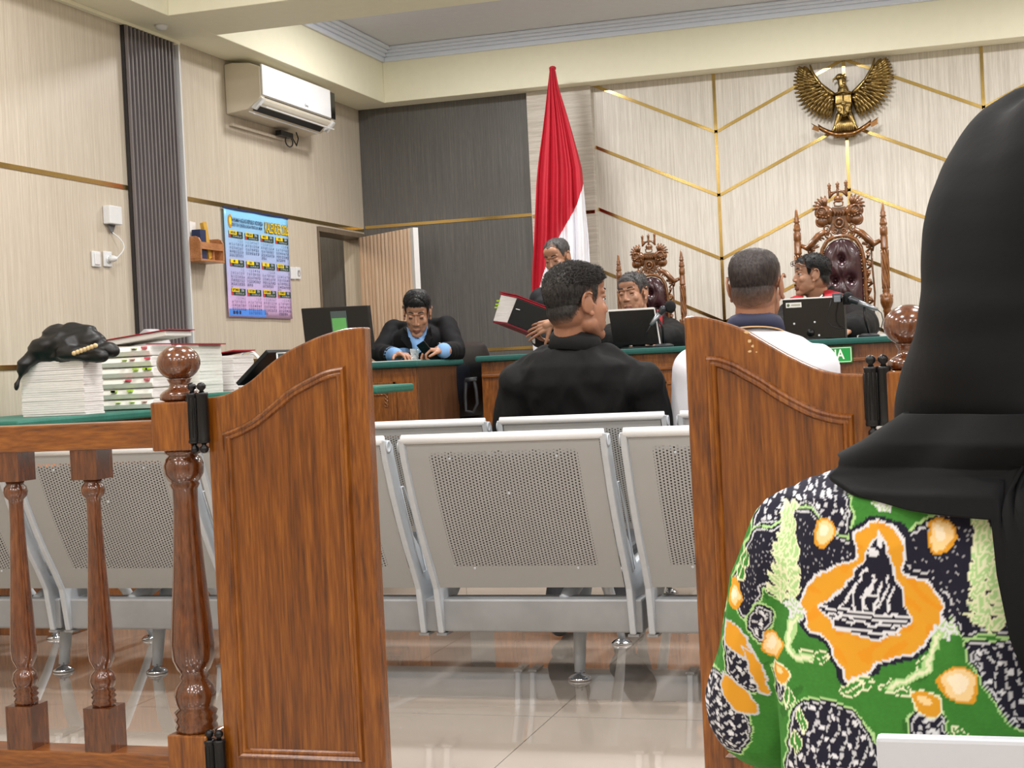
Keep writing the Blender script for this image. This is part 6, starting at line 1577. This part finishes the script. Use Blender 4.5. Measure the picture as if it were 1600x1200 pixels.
    darkblob([(1215,1180),(1225,1140),(1250,1115),(1290,1105),(1330,1118),(1355,1150),(1366,1200),(1370,1290),(1225,1290)], 'stripe', .2)
    darkblob([(1170,985),(1200,985),(1195,1010),(1175,1045),(1160,1040),(1155,1010)], 'stripe', .8, 12)
    darkblob([(1412,1105),(1450,1100),(1458,1150),(1450,1200),(1415,1200),(1405,1150)], 'stripe', 0, 11)
    darkblob([(1192,1085),(1215,1085),(1218,1110),(1208,1135),(1195,1125)], 'stripe', 0, 9)
    darkblob([(1100,1060),(1135,1040),(1165,1090),(1155,1140),(1110,1120)], 'stripe', .9, 13)
    darkblob([(1640,760),(1700,770),(1850,800),(1900,960),(1750,1000),(1650,940)], 'stripe', .4)
    darkblob([(1700,1060),(1800,1040),(1850,1150),(1780,1230),(1690,1180)], 'stripe', -.3)
    darkblob([(1045,1150),(1085,1120),(1120,1150),(1140,1200),(1120,1260),(1060,1260)], 'stripe', .6, 13)
    darkblob([(1060,960),(1095,930),(1110,990),(1085,1050),(1055,1040)], 'stripe', .9, 12)
    # orange medallion with the sailing boat
    O = smooth([(1340,880),(1346,845),(1375,828),(1402,838),(1410,862),(1404,890),(1420,905),(1445,915),(1456,945),(1448,975),(1425,1000),(1400,1018),(1370,1030),(1345,1050),(1320,1067),(1308,1040),(1288,1010),(1262,1000),(1254,970),(1258,945),(1280,918),(1310,900)])
    m = pip(O); d = dist(O); col[(~m) & (d < 11) & (d > 4)] = DK; col[(~m) & (d <= 4)] = WH; col[m] = OR
    mm = m & (nz(.09, .08, 7) > .55); col[mm] = srgb(216,144,36)
    B = [(1282,968),(1300,945),(1330,915),(1352,885),(1366,862),(1376,845),(1382,868),(1392,895),(1400,925),(1410,958),(1408,968),(1395,985),(1365,998),(1330,998),(1300,990)]
    m = pip(B); d = dist(B); col[(~m) & (d < 3.5)] = WH*.95; col[m] = DK
    for a, b in (((1283,964),(1410,962)), ((1290,972),(1405,970)), ((1345,962),(1362,905)), ((1330,962),(1334,925)), ((1334,925),(1358,895)), ((1362,962),(1370,915)), ((1378,958),(1392,920)), ((1370,950),(1386,905)), ((1345,940),(1362,938)), ((1352,955),(1352,925)), ((1310,960),(1335,925)), ((1300,992),(1395,990))):
        dd = dist([a, b], False); col[dd < 1.9] = WH
    dd = dist([(1295,982),(1310,976),(1325,983),(1340,976),(1355,983),(1370,976),(1385,983),(1398,976)], False); col[dd < 2.2] = WH
    blobE(1366, 872, 6, 7, 0, WH); blobE(1376, 852, 3, 12, .2, WH)
    # leaf sprays
    for cx, top, bot, lean in ((1222, 826, 965, .10), (1522, 815, 970, -.05)):
        for k in range(9):
            y_ = bot-(bot-top)*k/8.5; w = 13-abs(k-4)*.7; xx = cx+lean*(bot-y_)
            leaf(xx, y_, -2.5+.06*k, 40-k*1.6, w*.75); leaf(xx, y_, -.75-.06*k, 40-k*1.6, w*.75)
            leaf(xx-4, y_+8, -1.7, 34, 8)
    # white flower clusters, curling stems
    for cx, cy in ((1240,975),(1460,975),(1355,745),(1385,760),(1412,780),(1380,795),(1342,735)):
        for k in range(6):
            a = k*1.05+cx; leaf(cx, cy, a, 19, 6.5, PG*.9, WH)
    for cx, cy, a in ((1245,1040,.2),(1262,1050,-.4),(1380,1068,.3),(1420,1045,-1.0),(1400,1060,2.7),(1360,1066,2.9),(1500,1140,.1),(1560,1142,.2),(1470,1115,1.2),(1225,1100,1.8),(1240,1130,1.4),(1230,1165,1.6),(1140,950,-1.2),(1150,930,-1.4),(1480,1160,.4),(1540,1180,.2),(1310,1090,-.6)):
        leaf(cx, cy, a, 40, 11, GR*1.15, CR)
    for pts in ([(1240,985),(1232,1010),(1222,1035),(1240,1050),(1262,1046)], [(1455,985),(1440,1010),(1430,1040),(1405,1055),(1380,1070)], [(1345,720),(1370,755),(1400,775),(1440,770)]):
        dd = dist(pts, False); col[(dd < 6) & (dd > 2.5)] = PG; col[dd <= 2.5] = CR
    # fruits and buds
    for cx, cy, rx, ry, a in ((1292,848,15,19,.3),(1460,840,17,21,0),(1195,1045,16,19,.5),(1475,1055,21,24,-.6),(1134,975,8,17,.1)):
        blobE(cx, cy, rx, ry, a, PE, OR, 4); blobE(cx-2, cy-2, rx*.55, ry*.55, a, srgb(244,228,200))
    for cx, cy, rx, ry in ((1432,1088,20,19),(1210,1085,15,16)): blobE(cx, cy, rx, ry, 0, OR, CR, 2.5); blobE(cx-3, cy-4, rx*.4, ry*.4, 0, PE)
    for P in ([(1115,1025),(1150,1045),(1152,1082),(1130,1075),(1105,1060)], [(1100,1120),(1140,1145),(1150,1180),(1120,1180),(1100,1160)], [(1145,1060),(1170,1100),(1175,1140),(1155,1120)]):
        P = smooth(P); m = pip(P); d = dist(P); col[(~m) & (d < 4)] = WH*.8; col[m] = OR
    P = smooth([(1310,712),(1360,700),(1350,722),(1320,730)]); col[pip(P)] = OR
    # fine pale edges scattered over the green ground
    g_ = np.all(np.abs(col-GR) < 1e-6, axis=1); col[g_ & (nz(.035, .03, 9) > .9)] = GR*.72
    col[g_] *= (1+.08*nz(.3, .33, 1)[g_])[:, None]
    at = o.data.color_attributes.new('print', 'FLOAT_COLOR', 'POINT')
    at.data.foreach_set('color', np.concatenate([col, np.ones((N, 1))], axis=1).astype(np.float32).ravel())
woman()
# white chair she sits on
wc_ = px(1368, 1152, 1.0); zt_ = wc_.z
ch = empty('white_chair', (.085, 1.15, 0), 'plain white chair back at the lower right behind the seated woman', 'chair')
MB().prism([V(wc_.x, 1.0, zt_), V(.30, 1.0, zt_), V(.30, 1.035, .44), V(wc_.x, 1.035, .44)], (0, .014, 0)).build('backrest', plain('white_plastic_shaded', C(186,190,198), .6, nscale=3), ch, bevel=.003)  # white plastic, its shading put into a greyer colour
MB().bb(wc_.x-.03, .32, 1.03, 1.47, .36, .385).build('seat', MT['white'], ch, bevel=.006)
for x in (wc_.x, .29):
    for y in (1.05, 1.44): MB().cap((x, y, .014), (x, y, .36), .013).build('leg', MT['metal_l'], ch)
